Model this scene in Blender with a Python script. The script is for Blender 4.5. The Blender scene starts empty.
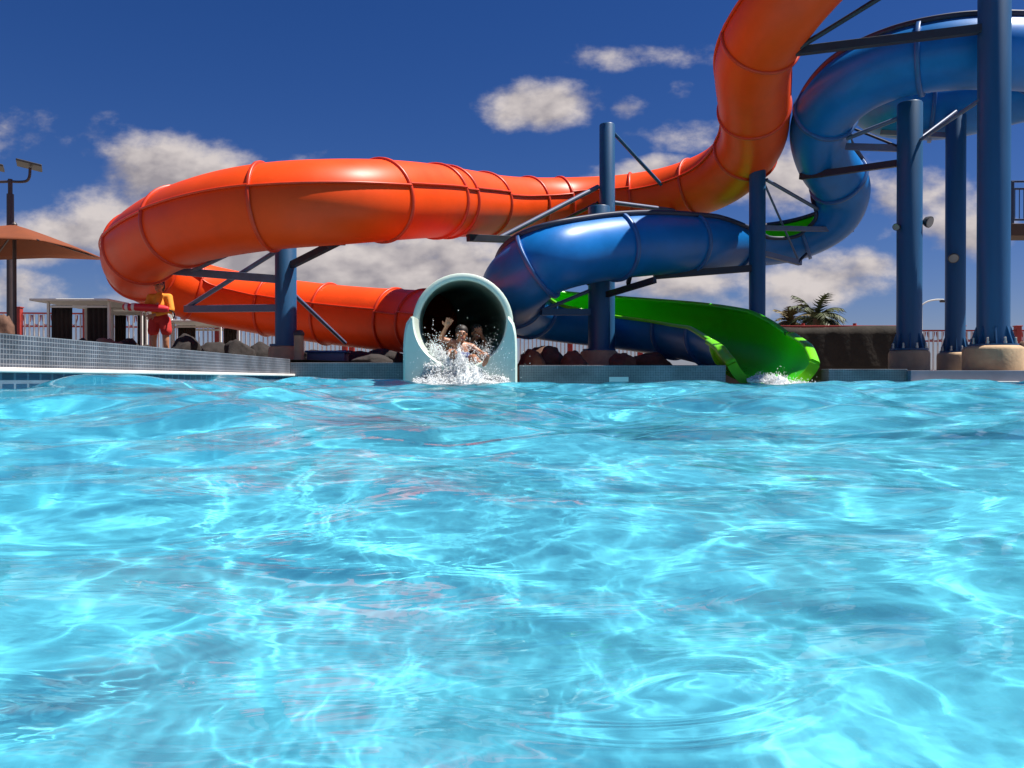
import bpy, bmesh, math, random
import numpy as np
from mathutils import Vector, Matrix, noise as mnoise
random.seed(7)
RNG = np.random.default_rng(11)
SC = bpy.context.scene
COL = SC.collection
R = math.radians
F, HX, HY, H = 804.0, 512.0, 379.0, 0.17     # focal length in pixels, horizon, eye height above the water

def at(px, py, d):
    return Vector(((px - HX) / F * d, d, H + (HY - py) / F * d))

# ------------------------------------------------------------------ camera, world, light
cam = bpy.data.cameras.new('camera')
cam.sensor_width = 36.0
cam.lens = 36.0 * F / 1024
cam.clip_start = 0.02
cam.clip_end = 5000
co = bpy.data.objects.new('camera', cam)
COL.objects.link(co)
co.location = (0, 0, H)
co.rotation_euler = (R(90) - math.atan((384 - HY) / F), 0, 0)
SC.camera = co

SUN_EL, SUN_AZ = R(63), R(91)                  # azimuth clockwise from +Y (straight ahead); the sun stands high on the right
sdir = Vector((math.cos(SUN_EL) * math.sin(SUN_AZ), math.cos(SUN_EL) * math.cos(SUN_AZ), math.sin(SUN_EL)))
sl = bpy.data.lights.new('sun', 'SUN')
sl.energy = 5.0
sl.angle = R(0.55)
sl.color = (1.0, 0.955, 0.88)
so = bpy.data.objects.new('sun', sl)
COL.objects.link(so)
so.rotation_euler = (-sdir).to_track_quat('-Z', 'Y').to_euler()
so.location = sdir * 60

def world():
    w = bpy.data.worlds.new('World')
    SC.world = w
    w.use_nodes = True
    nt = w.node_tree
    nt.nodes.clear()
    N = nt.nodes.new
    L = nt.links.new
    out = N('ShaderNodeOutputWorld'); bg = N('ShaderNodeBackground')
    sky = N('ShaderNodeTexSky'); sky.sky_type = 'NISHITA'; sky.sun_disc = False
    sky.sun_elevation = SUN_EL; sky.sun_rotation = SUN_AZ
    sky.air_density = 1.0; sky.dust_density = 0.2; sky.ozone_density = 3.0
    def math_(op, a, b=None, clamp=False):
        m = N('ShaderNodeMath'); m.operation = op; m.use_clamp = clamp
        for i, v in enumerate((a, b)):
            if v is None: continue
            if isinstance(v, (int, float)): m.inputs[i].default_value = v
            else: L(v, m.inputs[i])
        return m.outputs[0]
    def mix(f, a, b, mode='MIX'):
        m = N('ShaderNodeMix'); m.data_type = 'RGBA'; m.blend_type = mode
        for s, v in ((0, f), (6, a), (7, b)):
            if isinstance(v, (int, float)): m.inputs[s].default_value = v
            elif isinstance(v, tuple): m.inputs[s].default_value = v
            else: L(v, m.inputs[s])
        return m.outputs[2]
    deep = mix(1.0, sky.outputs[0], SKY_TINT, 'MULTIPLY')
    hs = N('ShaderNodeHueSaturation'); hs.inputs['Saturation'].default_value = SKY_SAT; hs.inputs['Value'].default_value = 1.0
    L(deep, hs.inputs['Color'])
    tc = N('ShaderNodeTexCoord'); sep = N('ShaderNodeSeparateXYZ'); L(tc.outputs['Generated'], sep.inputs[0])
    # direction -> (azimuth tangent, elevation tangent), so clouds can be put where they stand in the sky
    yy = math_('MAXIMUM', math_('ABSOLUTE', sep.outputs[1]), 0.05)
    u = math_('DIVIDE', sep.outputs[0], yy)
    v = math_('DIVIDE', sep.outputs[2], yy)
    cmb = N('ShaderNodeCombineXYZ'); L(u, cmb.inputs[0]); L(v, cmb.inputs[1]); L(sep.outputs[1], cmb.inputs[2])
    def vmath(op, a, b=None, c=None):
        m = N('ShaderNodeVectorMath'); m.operation = op
        for i, v in enumerate((a, b, c)):
            if v is None: continue
            if isinstance(v, tuple): m.inputs[i].default_value = v
            else: L(v, m.inputs[i])
        return m
    def noise(off, sc, det):
        q = vmath('MULTIPLY_ADD', cmb.outputs[0], (1.0, 1.55, 0.3), off).outputs[0]
        n = N('ShaderNodeTexNoise'); L(q, n.inputs['Vector'])
        n.inputs['Scale'].default_value = sc; n.inputs['Detail'].default_value = det; n.inputs['Roughness'].default_value = 0.58
        return n.outputs['Fac']
    n1 = noise((3.1, 0.4, 0), 7.0, 8)
    n2 = noise((3.1 + 0.012, 0.4 + 0.03, 0), 7.0, 4)        # the same noise a step towards the sun: lights the tops, greys the bellies
    uv = vmath('MULTIPLY', cmb.outputs[0], (1, 1, 0)).outputs[0]
    field = None
    for (px, py, rx, ry, wgt) in CLOUDS:      # each cloud a soft ellipse at its direction
        cu, cv, ru, rv = (px - HX) / F, (HY - py) / F, rx / F, ry / F
        e = vmath('MULTIPLY_ADD', uv, (1 / ru, 1 / rv, 0), (-cu / ru, -cv / rv, 0)).outputs[0]
        g = N('ShaderNodeMath'); g.operation = 'MULTIPLY_ADD'; g.inputs[1].default_value = -wgt; g.inputs[2].default_value = wgt
        L(vmath('DOT_PRODUCT', e, e).outputs['Value'], g.inputs[0])
        field = g.outputs[0] if field is None else math_('MAXIMUM', field, g.outputs[0])
    # away from the pictured clouds: scattered fair-weather cloud behind the viewer
    back = math_('LESS_THAN', sep.outputs[1], 0.25)
    field = math_('MAXIMUM', math_('MAXIMUM', field, -1.2), math_('SUBTRACT', math_('MULTIPLY', back, 0.55), 1.2))
    nn = math_('MULTIPLY', math_('SUBTRACT', n1, 0.5), CLOUD_ROUGH)
    dens = math_('ADD', field, nn)
    mr = N('ShaderNodeMapRange'); mr.interpolation_type = 'SMOOTHSTEP'
    L(dens, mr.inputs['Value']); mr.inputs['From Min'].default_value = 0.0; mr.inputs['From Max'].default_value = 0.95
    up = math_('GREATER_THAN', sep.outputs[2], 0.0)
    alpha = math_('MULTIPLY', math_('MULTIPLY', mr.outputs[0], up), 0.93)
    dl = math_('MULTIPLY', math_('SUBTRACT', n1, n2), 5.0)
    thick = N('ShaderNodeMapRange'); L(dens, thick.inputs['Value']); thick.inputs['From Min'].default_value = 0.3; thick.inputs['From Max'].default_value = 1.6
    thick.inputs['To Min'].default_value = 0.25; thick.inputs['To Max'].default_value = 0.75
    shd = math_('SUBTRACT', thick.outputs[0], dl, True)
    cc = mix(shd, CLOUD_LIT, CLOUD_CORE)
    fin = mix(alpha, hs.outputs[0], cc)
    L(fin, bg.inputs['Color']); bg.inputs['Strength'].default_value = SKY_STRENGTH
    L(bg.outputs[0], out.inputs['Surface'])

SKY_STRENGTH = 0.036
SKY_TINT = (0.74, 0.75, 1.06, 1)
SKY_SAT = 1.2
CLOUD_LIT = (11.0, 9.9, 9.4, 1)
CLOUD_CORE = (5.4, 4.9, 5.1, 1)
CLOUD_ROUGH = 3.7
CLOUDS = [
    (190, 215, 170, 85, 1.1), (60, 235, 80, 40, 0.9), (215, 150, 60, 20, 0.4), (330, 275, 260, 55, 1.2), (430, 265, 150, 45, 1.0),
    (536, 106, 62, 28, 0.70), (645, 56, 95, 14, 0.40), (676, 132, 58, 20, 0.52), (636, 112, 22, 13, 0.35), (690, 97, 20, 14, 0.2), (628, 190, 40, 16, 0.4), (655, 165, 40, 12, 0.5),
    (790, 276, 110, 40, 0.95), (700, 285, 90, 30, 0.8), (800, 180, 90, 40, 0.7), (885, 205, 40, 30, 0.4), (960, 232, 55, 30, 0.6), (870, 268, 60, 16, 0.6),
    (640, 180, 60, 20, 0.4), (150, 300, 60, 25, 0.6), (30, 150, 60, 25, 0.15), (20, 290, 60, 25, 0.5), (960, 200, 50, 30, 0.5), (270, 150, 14, 10, 0.3),
]
world()
SC.world.cycles.sampling_method = 'MANUAL'; SC.world.cycles.sample_map_resolution = 128
SC.render.engine = 'CYCLES'
SC.view_settings.view_transform = 'Standard'
SC.view_settings.look = 'None'
SC.view_settings.exposure = 0.85
SC.view_settings.gamma = 1.0
SC.cycles.use_denoising = True
SC.cycles.max_bounces = 7
SC.cycles.diffuse_bounces = 3
SC.cycles.glossy_bounces = 3
SC.cycles.transmission_bounces = 4
SC.cycles.transparent_max_bounces = 8
SC.cycles.caustics_reflective = False
SC.cycles.caustics_refractive = True
SC.cycles.blur_glossy = 0.3
SC.cycles.sample_clamp_indirect = 6.0

# ------------------------------------------------------------------ material helpers
def mat(name, color, rough=0.5, metal=0.0, var=0.0, scale=4.0, bump=0.0, bscale=None, spec=0.5, coat=0.0, streak=False):
    """A principled material whose colour wanders a little (dirt, fading) and whose surface is slightly uneven."""
    m = bpy.data.materials.new(name)
    m.use_nodes = True
    nt = m.node_tree; N = nt.nodes.new; L = nt.links.new
    b = nt.nodes['Principled BSDF']
    b.inputs['Roughness'].default_value = rough
    b.inputs['Metallic'].default_value = metal
    b.inputs['Specular IOR Level'].default_value = spec
    b.inputs['Coat Weight'].default_value = coat
    b.inputs['Coat Roughness'].default_value = 0.12
    b.inputs['Base Color'].default_value = (*color, 1)
    if var or bump:
        tc = N('ShaderNodeTexCoord')
        mp = N('ShaderNodeMapping'); L(tc.outputs['Object'], mp.inputs[0])
        if streak: mp.inputs['Scale'].default_value = (1, 1, 0.12)
        n = N('ShaderNodeTexNoise'); n.inputs['Scale'].default_value = scale; n.inputs['Detail'].default_value = 8; n.inputs['Roughness'].default_value = 0.65
        L(mp.outputs[0], n.inputs['Vector'])
        if var:
            r = N('ShaderNodeValToRGB')
            r.color_ramp.elements[0].position = 0.3; r.color_ramp.elements[1].position = 0.72
            r.color_ramp.elements[0].color = (*[max(0, c * (1 - var)) for c in color], 1)
            r.color_ramp.elements[1].color = (*[min(1, c * (1 + var * 0.7)) for c in color], 1)
            L(n.outputs['Fac'], r.inputs[0]); L(r.outputs[0], b.inputs['Base Color'])
            rr = N('ShaderNodeMapRange'); L(n.outputs['Fac'], rr.inputs[0])
            rr.inputs['To Min'].default_value = max(0, rough - 0.1); rr.inputs['To Max'].default_value = min(1, rough + 0.12)
            L(rr.outputs[0], b.inputs['Roughness'])
        if bump:
            n2 = N('ShaderNodeTexNoise'); n2.inputs['Scale'].default_value = bscale or scale * 3; n2.inputs['Detail'].default_value = 6
            L(mp.outputs[0], n2.inputs['Vector'])
            bp = N('ShaderNodeBump'); bp.inputs['Strength'].default_value = bump; bp.inputs['Distance'].default_value = 0.02
            L(n2.outputs['Fac'], bp.inputs['Height']); L(bp.outputs[0], b.inputs['Normal'])
    return m

def mesh_obj(name, verts, faces, m=None, parent=None, smooth=True, kind=None):
    me = bpy.data.meshes.new(name)
    me.from_pydata([tuple(v) for v in verts], [], faces)
    me.update()
    if smooth:
        me.polygons.foreach_set('use_smooth', [True] * len(me.polygons))
    o = bpy.data.objects.new(name, me)
    COL.objects.link(o)
    for x in (m if isinstance(m, (list, tuple)) else [m]):
        if x: me.materials.append(x)
    if parent: o.parent = parent
    if kind: o['kind'] = kind
    return o

def tag(o, label=None, cat=None, group=None, kind=None):
    if label: o['label'] = label
    if cat: o['category'] = cat
    if group: o['group'] = group
    if kind: o['kind'] = kind
    return o
# ------------------------------------------------------------------ pool water
WALL_Y = 12.5      # far pool wall
LEFT_X = -3.4      # left pool wall
def graded(a, b, fine, grow, c=0.0):
    out = [c]
    s = fine; x = c
    while x < b:
        x += s; out.append(min(x, b)); s *= grow
    s = fine; x = c; neg = []
    while x > a:
        x -= s; neg.append(max(x, a)); s *= grow
    return np.array(neg[::-1] + out)

def wave_height(X, Y):
    rng = np.random.default_rng(5)
    Z = np.zeros_like(X); 
    def add(lam_lo, lam_hi, n, slope, spread, main):
        nonlocal Z
        for i in range(n):
            lam = lam_lo * (lam_hi / lam_lo) ** rng.random()
            th = main + rng.normal() * spread
            k = 2 * math.pi / lam
            a = slope / k * math.sqrt(2.0 / n)
            ph = k * (X * math.cos(th) + Y * math.sin(th)) + rng.random() * 6.283
            # gentle warp makes crests uneven
            ph = ph + 0.8 * np.sin(0.37 * k * (Y * math.cos(th) - X * math.sin(th)) + rng.random() * 6.283)
            s = np.sin(ph)
            Z += a * (s + 0.25 * np.cos(2 * ph))
    for args in WAVES: add(*args)
    return Z

# (shortest, longest wavelength, how many, rms slope, direction spread, main direction)
WAVES = [(1.4, 4.5, 10, 0.06, 0.9, R(-90)), (0.7, 1.6, 14, 0.10, 0.9, R(-80)), (0.40, 0.8, 16, 0.075, 1.3, R(-95)), (0.18, 0.36, 16, 0.026, 1.0, R(-85)), (0.04, 0.09, 20, 0.006, 1.2, R(-90))]

TRANSP = 0.32
def build_water():
    ys = graded(-6.0, WALL_Y, 0.0034, 1.008, 0.42)
    xs = graded(LEFT_X, 9.5, 0.0036, 1.0098, 0.05)
    X, Y = np.meshgrid(xs, ys)
    Z = wave_height(X, Y)
    # keep the water below the eye right at the camera; the surface swells up away from it
    d = np.hypot(X, Y)
    Z = Z * (0.35 + 0.65 * np.clip((d - 0.1) / 1.6, 0, 1)) + 0.075 * np.clip((Y - 2.0) / 7.0, 0, 1) + 0.075 * np.exp(-((X - LEFT_X) / 1.3) ** 2) * np.clip((Y - 1.0) / 3.0, 0, 1) * np.clip((13.5 - Y) / 4.0, 0, 1)
    # a sharp little wavelet close by, with capillary ripples running ahead of it
    for bx, by, amp in ((.100, .45, .0125), (-.50, 1.05, .016), (.02, 1.9, .02)):
        k = by / .45
        u = (X - bx) / (.042 * k); v = (Y - by - .010 * k * u - .008 * k * u * u) / k
        v = np.where(v > 0, v / .050, v / .019)
        Z += amp * np.exp(-u * u - v * v)
        Z += .13 * amp * np.exp(-((u + .5) / 1.8) ** 2) * np.exp(-((v + 2.6) / 1.6) ** 2) * np.sin(v * 4.2)
    nx, ny = len(xs), len(ys)
    me = bpy.data.meshes.new('water')
    me.vertices.add(nx * ny)
    me.vertices.foreach_set('co', np.stack([X, Y, Z], -1).astype(np.float32).ravel())
    i = np.arange(nx * ny).reshape(ny, nx)
    q = np.stack([i[:-1, :-1], i[:-1, 1:], i[1:, 1:], i[1:, :-1]], -1).reshape(-1, 4)
    me.loops.add(q.size); me.loops.foreach_set('vertex_index', q.ravel().astype(np.int32))
    me.polygons.add(len(q)); me.polygons.foreach_set('loop_start', np.arange(0, q.size, 4, dtype=np.int32))
    me.polygons.foreach_set('use_smooth', np.ones(len(q), dtype=bool))
    me.update(calc_edges=True)
    o = bpy.data.objects.new('water', me); COL.objects.link(o)
    o['kind'] = 'structure'
    m = bpy.data.materials.new('pool_water'); m.use_nodes = True
    b = m.node_tree.nodes['Principled BSDF']
    b.inputs['Base Color'].default_value = (0.71, 0.945, 1.0, 1)
    b.inputs['Transmission Weight'].default_value = 1.0
    b.inputs['IOR'].default_value = 1.333
    b.inputs['Roughness'].default_value = 0.0
    nt = m.node_tree
    tc = nt.nodes.new('ShaderNodeTexCoord'); mp = nt.nodes.new('ShaderNodeMapping'); mp.inputs['Scale'].default_value = (1, 1.7, 1)
    rn = nt.nodes.new('ShaderNodeTexNoise'); rn.inputs['Scale'].default_value = 7; rn.inputs['Detail'].default_value = 3; rn.inputs['Distortion'].default_value = .8
    bp = nt.nodes.new('ShaderNodeBump'); bp.inputs['Strength'].default_value = .5; bp.inputs['Distance'].default_value = .005
    nt.links.new(tc.outputs['Object'], mp.inputs[0]); nt.links.new(mp.outputs[0], rn.inputs['Vector']); nt.links.new(rn.outputs['Fac'], bp.inputs['Height']); nt.links.new(bp.outputs[0], b.inputs['Normal'])
    tr = nt.nodes.new('ShaderNodeBsdfTransparent'); tr.inputs[0].default_value = (0.71, 0.945, 1.0, 1)
    mx = nt.nodes.new('ShaderNodeMixShader'); mx.inputs[0].default_value = TRANSP
    nt.links.new(b.outputs[0], mx.inputs[1]); nt.links.new(tr.outputs[0], mx.inputs[2])
    nt.links.new(mx.outputs[0], nt.nodes['Material Output'].inputs['Surface'])
    me.materials.append(m)
    print('water', nx, ny)
    o.cycles.is_caustics_caster = True
    return o
water = build_water()
POOL_BLUE = mat('pool_plaster', (0.21, 0.80, 1.0), 0.7, var=0.12, scale=1.2)
FLOOR_Z = -0.75
def sheet(name, x0, x1, y0, y1, z, m, kind='structure'):
    return mesh_obj(name, [(x0, y0, z), (x1, y0, z), (x1, y1, z), (x0, y1, z)], [(0, 1, 2, 3)], m, kind=kind)
fl = sheet('pool_floor', LEFT_X, 9.5, -6, WALL_Y, FLOOR_Z, POOL_BLUE)
fl.cycles.is_caustics_receiver = True
sl.use_shadow = True
sl.cycles.is_caustics_light = True
# ------------------------------------------------------------------ generic builders
def empty(name, loc=(0, 0, 0)):
    o = bpy.data.objects.new(name, None); COL.objects.link(o); o.location = loc
    o.empty_display_size = 0.2
    return o

class MB:
    """collects boxes, bars and tubes; build() links them as one mesh object"""
    def __init__(s): s.v = []; s.f = []
    def add(s, verts, faces):
        n = len(s.v); s.v += [Vector(p) for p in verts]; s.f += [tuple(i + n for i in q) for q in faces]; return s
    def box(s, c, size, rot=None, bev=0.0):
        bm = bmesh.new(); bmesh.ops.create_cube(bm, size=1.0)
        bmesh.ops.scale(bm, vec=size, verts=bm.verts)
        if bev: bmesh.ops.bevel(bm, geom=bm.edges[:], offset=bev, segments=2, affect='EDGES', profile=0.5)
        if rot is not None: bmesh.ops.rotate(bm, matrix=rot, cent=(0, 0, 0), verts=bm.verts)
        bmesh.ops.translate(bm, vec=c, verts=bm.verts)
        bm.verts.index_update()
        s.add([v.co.copy() for v in bm.verts], [[v.index for v in f.verts] for f in bm.faces]); bm.free(); return s
    def bar(s, a, b, w, h=None, bev=0.006):
        """a square bar from a to b"""
        a, b = Vector(a), Vector(b); d = b - a
        q = d.to_track_quat('Z', 'X' if abs(d.normalized().z) > .9 else 'Y').to_matrix()
        return s.box((a + b) / 2, (w, h or w, d.length), q, bev)
    def tube(s, pts, r, n=12, cap=True):
        pts = [Vector(p) for p in pts]; rs = r if isinstance(r, (list, tuple)) else [r] * len(pts)
        t0 = (pts[1] - pts[0]).normalized()
        nrm = t0.orthogonal().normalized(); vs = []; fs = []
        for i, p in enumerate(pts):
            t = (pts[min(i + 1, len(pts) - 1)] - pts[max(i - 1, 0)]).normalized()
            nrm = (nrm - t * nrm.dot(t)).normalized(); bi = t.cross(nrm)
            for k in range(n):
                a = 2 * math.pi * k / n
                vs.append(p + (nrm * math.cos(a) + bi * math.sin(a)) * rs[i])
        for i in range(len(pts) - 1):
            for k in range(n):
                k2 = (k + 1) % n
                fs.append((i * n + k, i * n + k2, (i + 1) * n + k2, (i + 1) * n + k))
        if cap:
            fs.append(tuple(range(n - 1, -1, -1))); e = (len(pts) - 1) * n; fs.append(tuple(e + k for k in range(n)))
        return s.add(vs, fs)
    def lathe(s, prof, c=(0, 0, 0), n=40):
        """prof: (radius, z) from bottom to top"""
        c = Vector(c); vs = []; fs = []
        for r, z in prof:
            for k in range(n):
                a = 2 * math.pi * k / n; vs.append(c + Vector((r * math.cos(a), r * math.sin(a), z)))
        for i in range(len(prof) - 1):
            for k in range(n):
                k2 = (k + 1) % n; fs.append((i * n + k, i * n + k2, (i + 1) * n + k2, (i + 1) * n + k))
        fs.append(tuple(range(n - 1, -1, -1))); e = (len(prof) - 1) * n; fs.append(tuple(e + k for k in range(n)))
        return s.add(vs, fs)
    def build(s, name, m, parent=None, smooth=True, angle=40):
        o = mesh_obj(name, s.v, s.f, m, parent, smooth=False)
        if smooth:
            o.data.polygons.foreach_set('use_smooth', [True] * len(o.data.polygons))
            try: o.data.set_sharp_from_angle(angle=R(angle))
            except Exception: pass
        return o

def catmull(P, step):
    """dense samples (position, fractional control index) along a Catmull-Rom curve"""
    P = [Vector(p) for p in P]
    Q = [P[0] * 2 - P[1]] + P + [P[-1] * 2 - P[-2]]
    raw = []
    for i in range(1, len(Q) - 2):
        p0, p1, p2, p3 = Q[i - 1:i + 3]
        t0 = 0; t1 = t0 + (p1 - p0).length ** .5; t2 = t1 + (p2 - p1).length ** .5; t3 = t2 + (p3 - p2).length ** .5
        for j in range(40):
            u = j / 40; t = t1 + (t2 - t1) * u
            A1 = p0 * ((t1 - t) / (t1 - t0)) + p1 * ((t - t0) / (t1 - t0)); A2 = p1 * ((t2 - t) / (t2 - t1)) + p2 * ((t - t1) / (t2 - t1)); A3 = p2 * ((t3 - t) / (t3 - t2)) + p3 * ((t - t2) / (t3 - t2))
            B1 = A1 * ((t2 - t) / (t2 - t0)) + A2 * ((t - t0) / (t2 - t0)); B2 = A2 * ((t3 - t) / (t3 - t1)) + A3 * ((t - t1) / (t3 - t1))
            raw.append((B1 * ((t2 - t) / (t2 - t1)) + B2 * ((t - t1) / (t2 - t1)), i - 1 + u))
    raw.append((P[-1], len(P) - 1.0))
    # smooth the samples a little, then resample evenly
    pts = np.array([list(p) for p, _ in raw]); idx = np.array([u for _, u in raw])
    for _ in range(60):
        pts[1:-1] = pts[1:-1] * .5 + (pts[:-2] + pts[2:]) * .25
    seg = np.r_[0, np.cumsum(np.linalg.norm(np.diff(pts, axis=0), axis=1))]
    n = max(2, int(seg[-1] / step)); s = np.linspace(0, seg[-1], n + 1)
    out = np.stack([np.interp(s, seg, pts[:, k]) for k in range(3)], -1)
    return [Vector(p) for p in out], np.interp(s, seg, idx), s

def frames(pts):
    out = []; last = None
    for i, p in enumerate(pts):
        t = (pts[min(i + 1, len(pts) - 1)] - pts[max(i - 1, 0)]).normalized()
        side = t.cross(Vector((0, 0, 1)))
        if side.length < .15 and last is not None: side = last - t * last.dot(t)
        side.normalize()
        if last is not None and side.dot(last) < 0: side = -side
        last = side
        out.append((t, side, side.cross(t).normalized()))
    return out

def sweep(pts, fr, prof, closed=True, bank=None, flip=False):
    """prof: (a, r) angle from straight down (towards side), radius"""
    n = len(prof); vs = []; fs = []
    for i, p in enumerate(pts):
        t, sd, up = fr[i]; b = bank[i] if bank is not None else 0.0
        for a, r in prof:
            vs.append(p + (sd * math.sin(a + b) - up * math.cos(a + b)) * r)
    m = n if closed else n - 1
    for i in range(len(pts) - 1):
        for k in range(m):
            k2 = (k + 1) % n
            q = (i * n + k, i * n + k2, (i + 1) * n + k2, (i + 1) * n + k)
            fs.append(q[::-1] if flip else q)
    return vs, fs

# ------------------------------------------------------------------ materials
ORANGE = mat('orange_fibreglass', (0.80, 0.068, 0.005), 0.42, var=0.13, scale=1.1, spec=0.25, bump=0.03, bscale=2.0)
ORANGE_D = mat('orange_flange_paint', (0.60, 0.038, 0.004), 0.4, var=0.15, scale=3)
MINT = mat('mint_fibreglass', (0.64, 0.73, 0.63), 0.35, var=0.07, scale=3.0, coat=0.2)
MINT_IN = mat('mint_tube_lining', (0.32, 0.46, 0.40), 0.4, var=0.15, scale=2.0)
BLUE = mat('blue_fibreglass', (0.004, 0.145, 0.46), 0.36, var=0.2, scale=1.2, spec=0.3, bump=0.03, bscale=2.0)
NAVY = mat('navy_rim', (0.012, 0.022, 0.06), 0.5, var=0.2, scale=3)
GREEN = mat('green_gelcoat', (0.06, 0.60, 0.012), 0.3, var=0.10, scale=1.5, spec=.35)
LIME = mat('lime_gelcoat', (0.15, 0.60, 0.008), 0.3, var=0.08, scale=1.5, spec=.35)
STEEL = mat('blue_painted_steel', (0.013, 0.080, 0.19), 0.42, var=0.16, scale=2.5, streak=True, bump=0.02)
STEEL_G = mat('grey_blue_painted_steel', (0.09, 0.12, 0.21), 0.45, var=0.2, scale=3)
STEEL_D = mat('dark_painted_steel', (0.012, 0.016, 0.03), 0.5, var=0.2, scale=3)
BOLT = mat('galvanised_bolt', (0.45, 0.44, 0.42), 0.4, metal=0.6)
CONCRETE = mat('tan_concrete', (0.50, 0.34, 0.20), 0.9, var=0.22, scale=4, bump=0.25, bscale=18)
WHITE = mat('white_paint', (0.72, 0.71, 0.68), 0.5, var=0.06, scale=5)

# ------------------------------------------------------------------ orange tube slide
OR = 0.70
def build_orange():
    root = empty('tube_slide', (-3.0, 13.3, 0.5))
    tag(root, 'orange enclosed tube slide looping left and ending in a mint green mouth at the pool', 'water slide')
    root.location = (0, 0, 0)
    P = [at(1010, -190, 12.6), at(900, -105, 12.8), at(828, -45, 13.2), at(780, 10, 13.9), at(754, 58, 14.9), at(753, 100, 16.2), at(752, 140, 17.6), at(724, 174, 19.0), at(676, 194, 20.0), at(625, 203, 20.5),
         at(565, 206, 20.5), at(512, 207, 19.3), at(468, 204, 17.3), at(420, 201, 15.2), at(350, 202, 13.55), at(270, 207, 13.2), at(205, 219, 13.8), at(157, 238, 15.0), at(138, 257, 16.6), at(150, 274, 18.2),
         at(195, 291, 19.2), at(250, 303, 19.4), at(310, 312, 19.0), at(365, 318, 18.4), at(415, 322, 17.6), at(446, 325, 16.2), at(460, 325, 14.4), at(463, 324, 12.3)]
    pts, idx, s = catmull(P, 0.09)
    fr = frames(pts)
    n = 48
    ring = [(2 * math.pi * k / n, OR) for k in range(n)]
    # the mint green exit starts 0.8 m before the mouth
    me = next(i for i in range(len(pts)) if s[-1] - s[i] < 0.55)
    v, f = sweep(pts[:me + 1], fr[:me + 1], ring)
    mesh_obj('tube_shell', v, f, ORANGE, root)
    v, f = sweep(pts[me:], fr[me:], ring)
    ex = mesh_obj('mouth_section', v, f, MINT, root); ex['label'] = 'mint green mouth of the orange tube'
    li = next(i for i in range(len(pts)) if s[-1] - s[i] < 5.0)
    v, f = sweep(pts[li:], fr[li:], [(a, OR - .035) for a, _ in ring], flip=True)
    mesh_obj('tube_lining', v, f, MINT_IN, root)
    # joint flanges, each a ring proud of the shell
    def flange(i, name='joint_flange', m=ORANGE_D, R1=OR + .042, w=.032, R0=OR - .01):
        t, sd, up = fr[i]; c = pts[i]; vs = []; fs = []
        for (r, o) in ((R0, -w), (R1 - .012, -w), (R1, -w + .012), (R1, w - .012), (R1 - .012, w), (R0, w)):
            for k in range(n):
                a = 2 * math.pi * k / n; vs.append(c + t * o + (sd * math.sin(a) - up * math.cos(a)) * r)
        for j in range(5):
            for k in range(n):
                k2 = (k + 1) % n; fs.append((j * n + k, j * n + k2, (j + 1) * n + k2, (j + 1) * n + k))
        return mesh_obj(name, vs, fs, m, root)
    pos = 0.9; cuts = []
    gaps = [2.1, 2.1, 2.1, 1.7, 1.9, 1.6, 1.9, 1.1, 2.0, 1.9, .55, 1.9, 2.1]
    k = 0
    while pos < s[-1] - 1.2:
        i = int(np.searchsorted(s, pos)); cuts.append(i); flange(i); pos += gaps[k % len(gaps)]; k += 1
    flange(me, 'mouth_joint', ORANGE_D, OR + .05, .04)
    # lengthwise seam of each moulded section, both flanks; heights differ a little from section to section
    cuts = [0] + cuts + [me]
    rs = random.Random(3)
    for a, b in zip(cuts[:-1], cuts[1:]):
        if b - a < 4: continue
        off = rs.uniform(-.06, .06)
        for c0 in (math.pi / 2 + .26 + off, -math.pi / 2 - .26 - off):
            pr = [(c0 - .02, OR - .01), (c0 - .02, OR + .05), (c0 + .02, OR + .05), (c0 + .02, OR - .01)]
            v, f = sweep(pts[a:b + 1], fr[a:b + 1], pr)
            mesh_obj('seam_flange', v, f, ORANGE_D, root)
    # flat lip round the mouth
    t, sd, up = fr[-1]; c = pts[-1]; mb = MB(); vs = []; fs = []
    for (r, o) in ((OR - .036, -.03), (OR - .036, .035), (OR + .0, .045), (OR + .06, .045), (OR + .07, .03), (OR + .07, -.03), (OR - .036, -.03)):
        for k in range(n):
            a = 2 * math.pi * k / n; vs.append(c + t * o + (sd * math.sin(a) - up * math.cos(a)) * r)
    for j in range(6):
        for k in range(n):
            k2 = (k + 1) % n; fs.append((j * n + k, j * n + k2, (j + 1) * n + k2, (j + 1) * n + k))
    mesh_obj('mouth_rim', vs, fs, MINT, root)
    # run-out trough below the mouth: the lower half of the bore carried on towards the pool between upright end cheeks
    cx, cy, cz = c
    r = OR - .034; W = OR + .125; K = 48
    prof = []
    for k in range(K + 1):
        a = -math.pi / 2 + math.pi * k / K; sn, cs = math.sin(a), math.cos(a)
        inn = (sn * r, -cs * r + .06 * (abs(a) / (math.pi / 2)) ** 8)
        if abs(a) >= math.pi / 4: o_ = (math.copysign(W, sn), -cs / abs(sn) * 1.35 + .06)
        else: o_ = (W * math.tan(a), -1.29)
        if abs(a) > math.pi / 2 - .36:                # the outer top corners are rounded
            q = (abs(a) - (math.pi / 2 - .36)) / .36
            o_ = (o_[0] * (1 - .13 * (1 - math.sqrt(max(0, 1 - q * q)))), o_[1])
        prof.append((inn, o_))
    Y = [cy + .12, cy - .05, cy - .35, cy - .66, cy - .70]
    vs = []; fs = []
    for y in Y:
        rr = .035 if y == Y[-1] else 0.0            # rounded front edge
        for inn, o_ in prof:
            vs.append((cx + inn[0] * (1 + rr), y, cz + inn[1] * (1 + rr))); vs.append((cx + o_[0] * (1 - rr), y, cz + o_[1] - (rr if abs(o_[0]) > .5 and o_[1] > -.2 else 0)))
    n2 = 2 * (K + 1)
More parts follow.
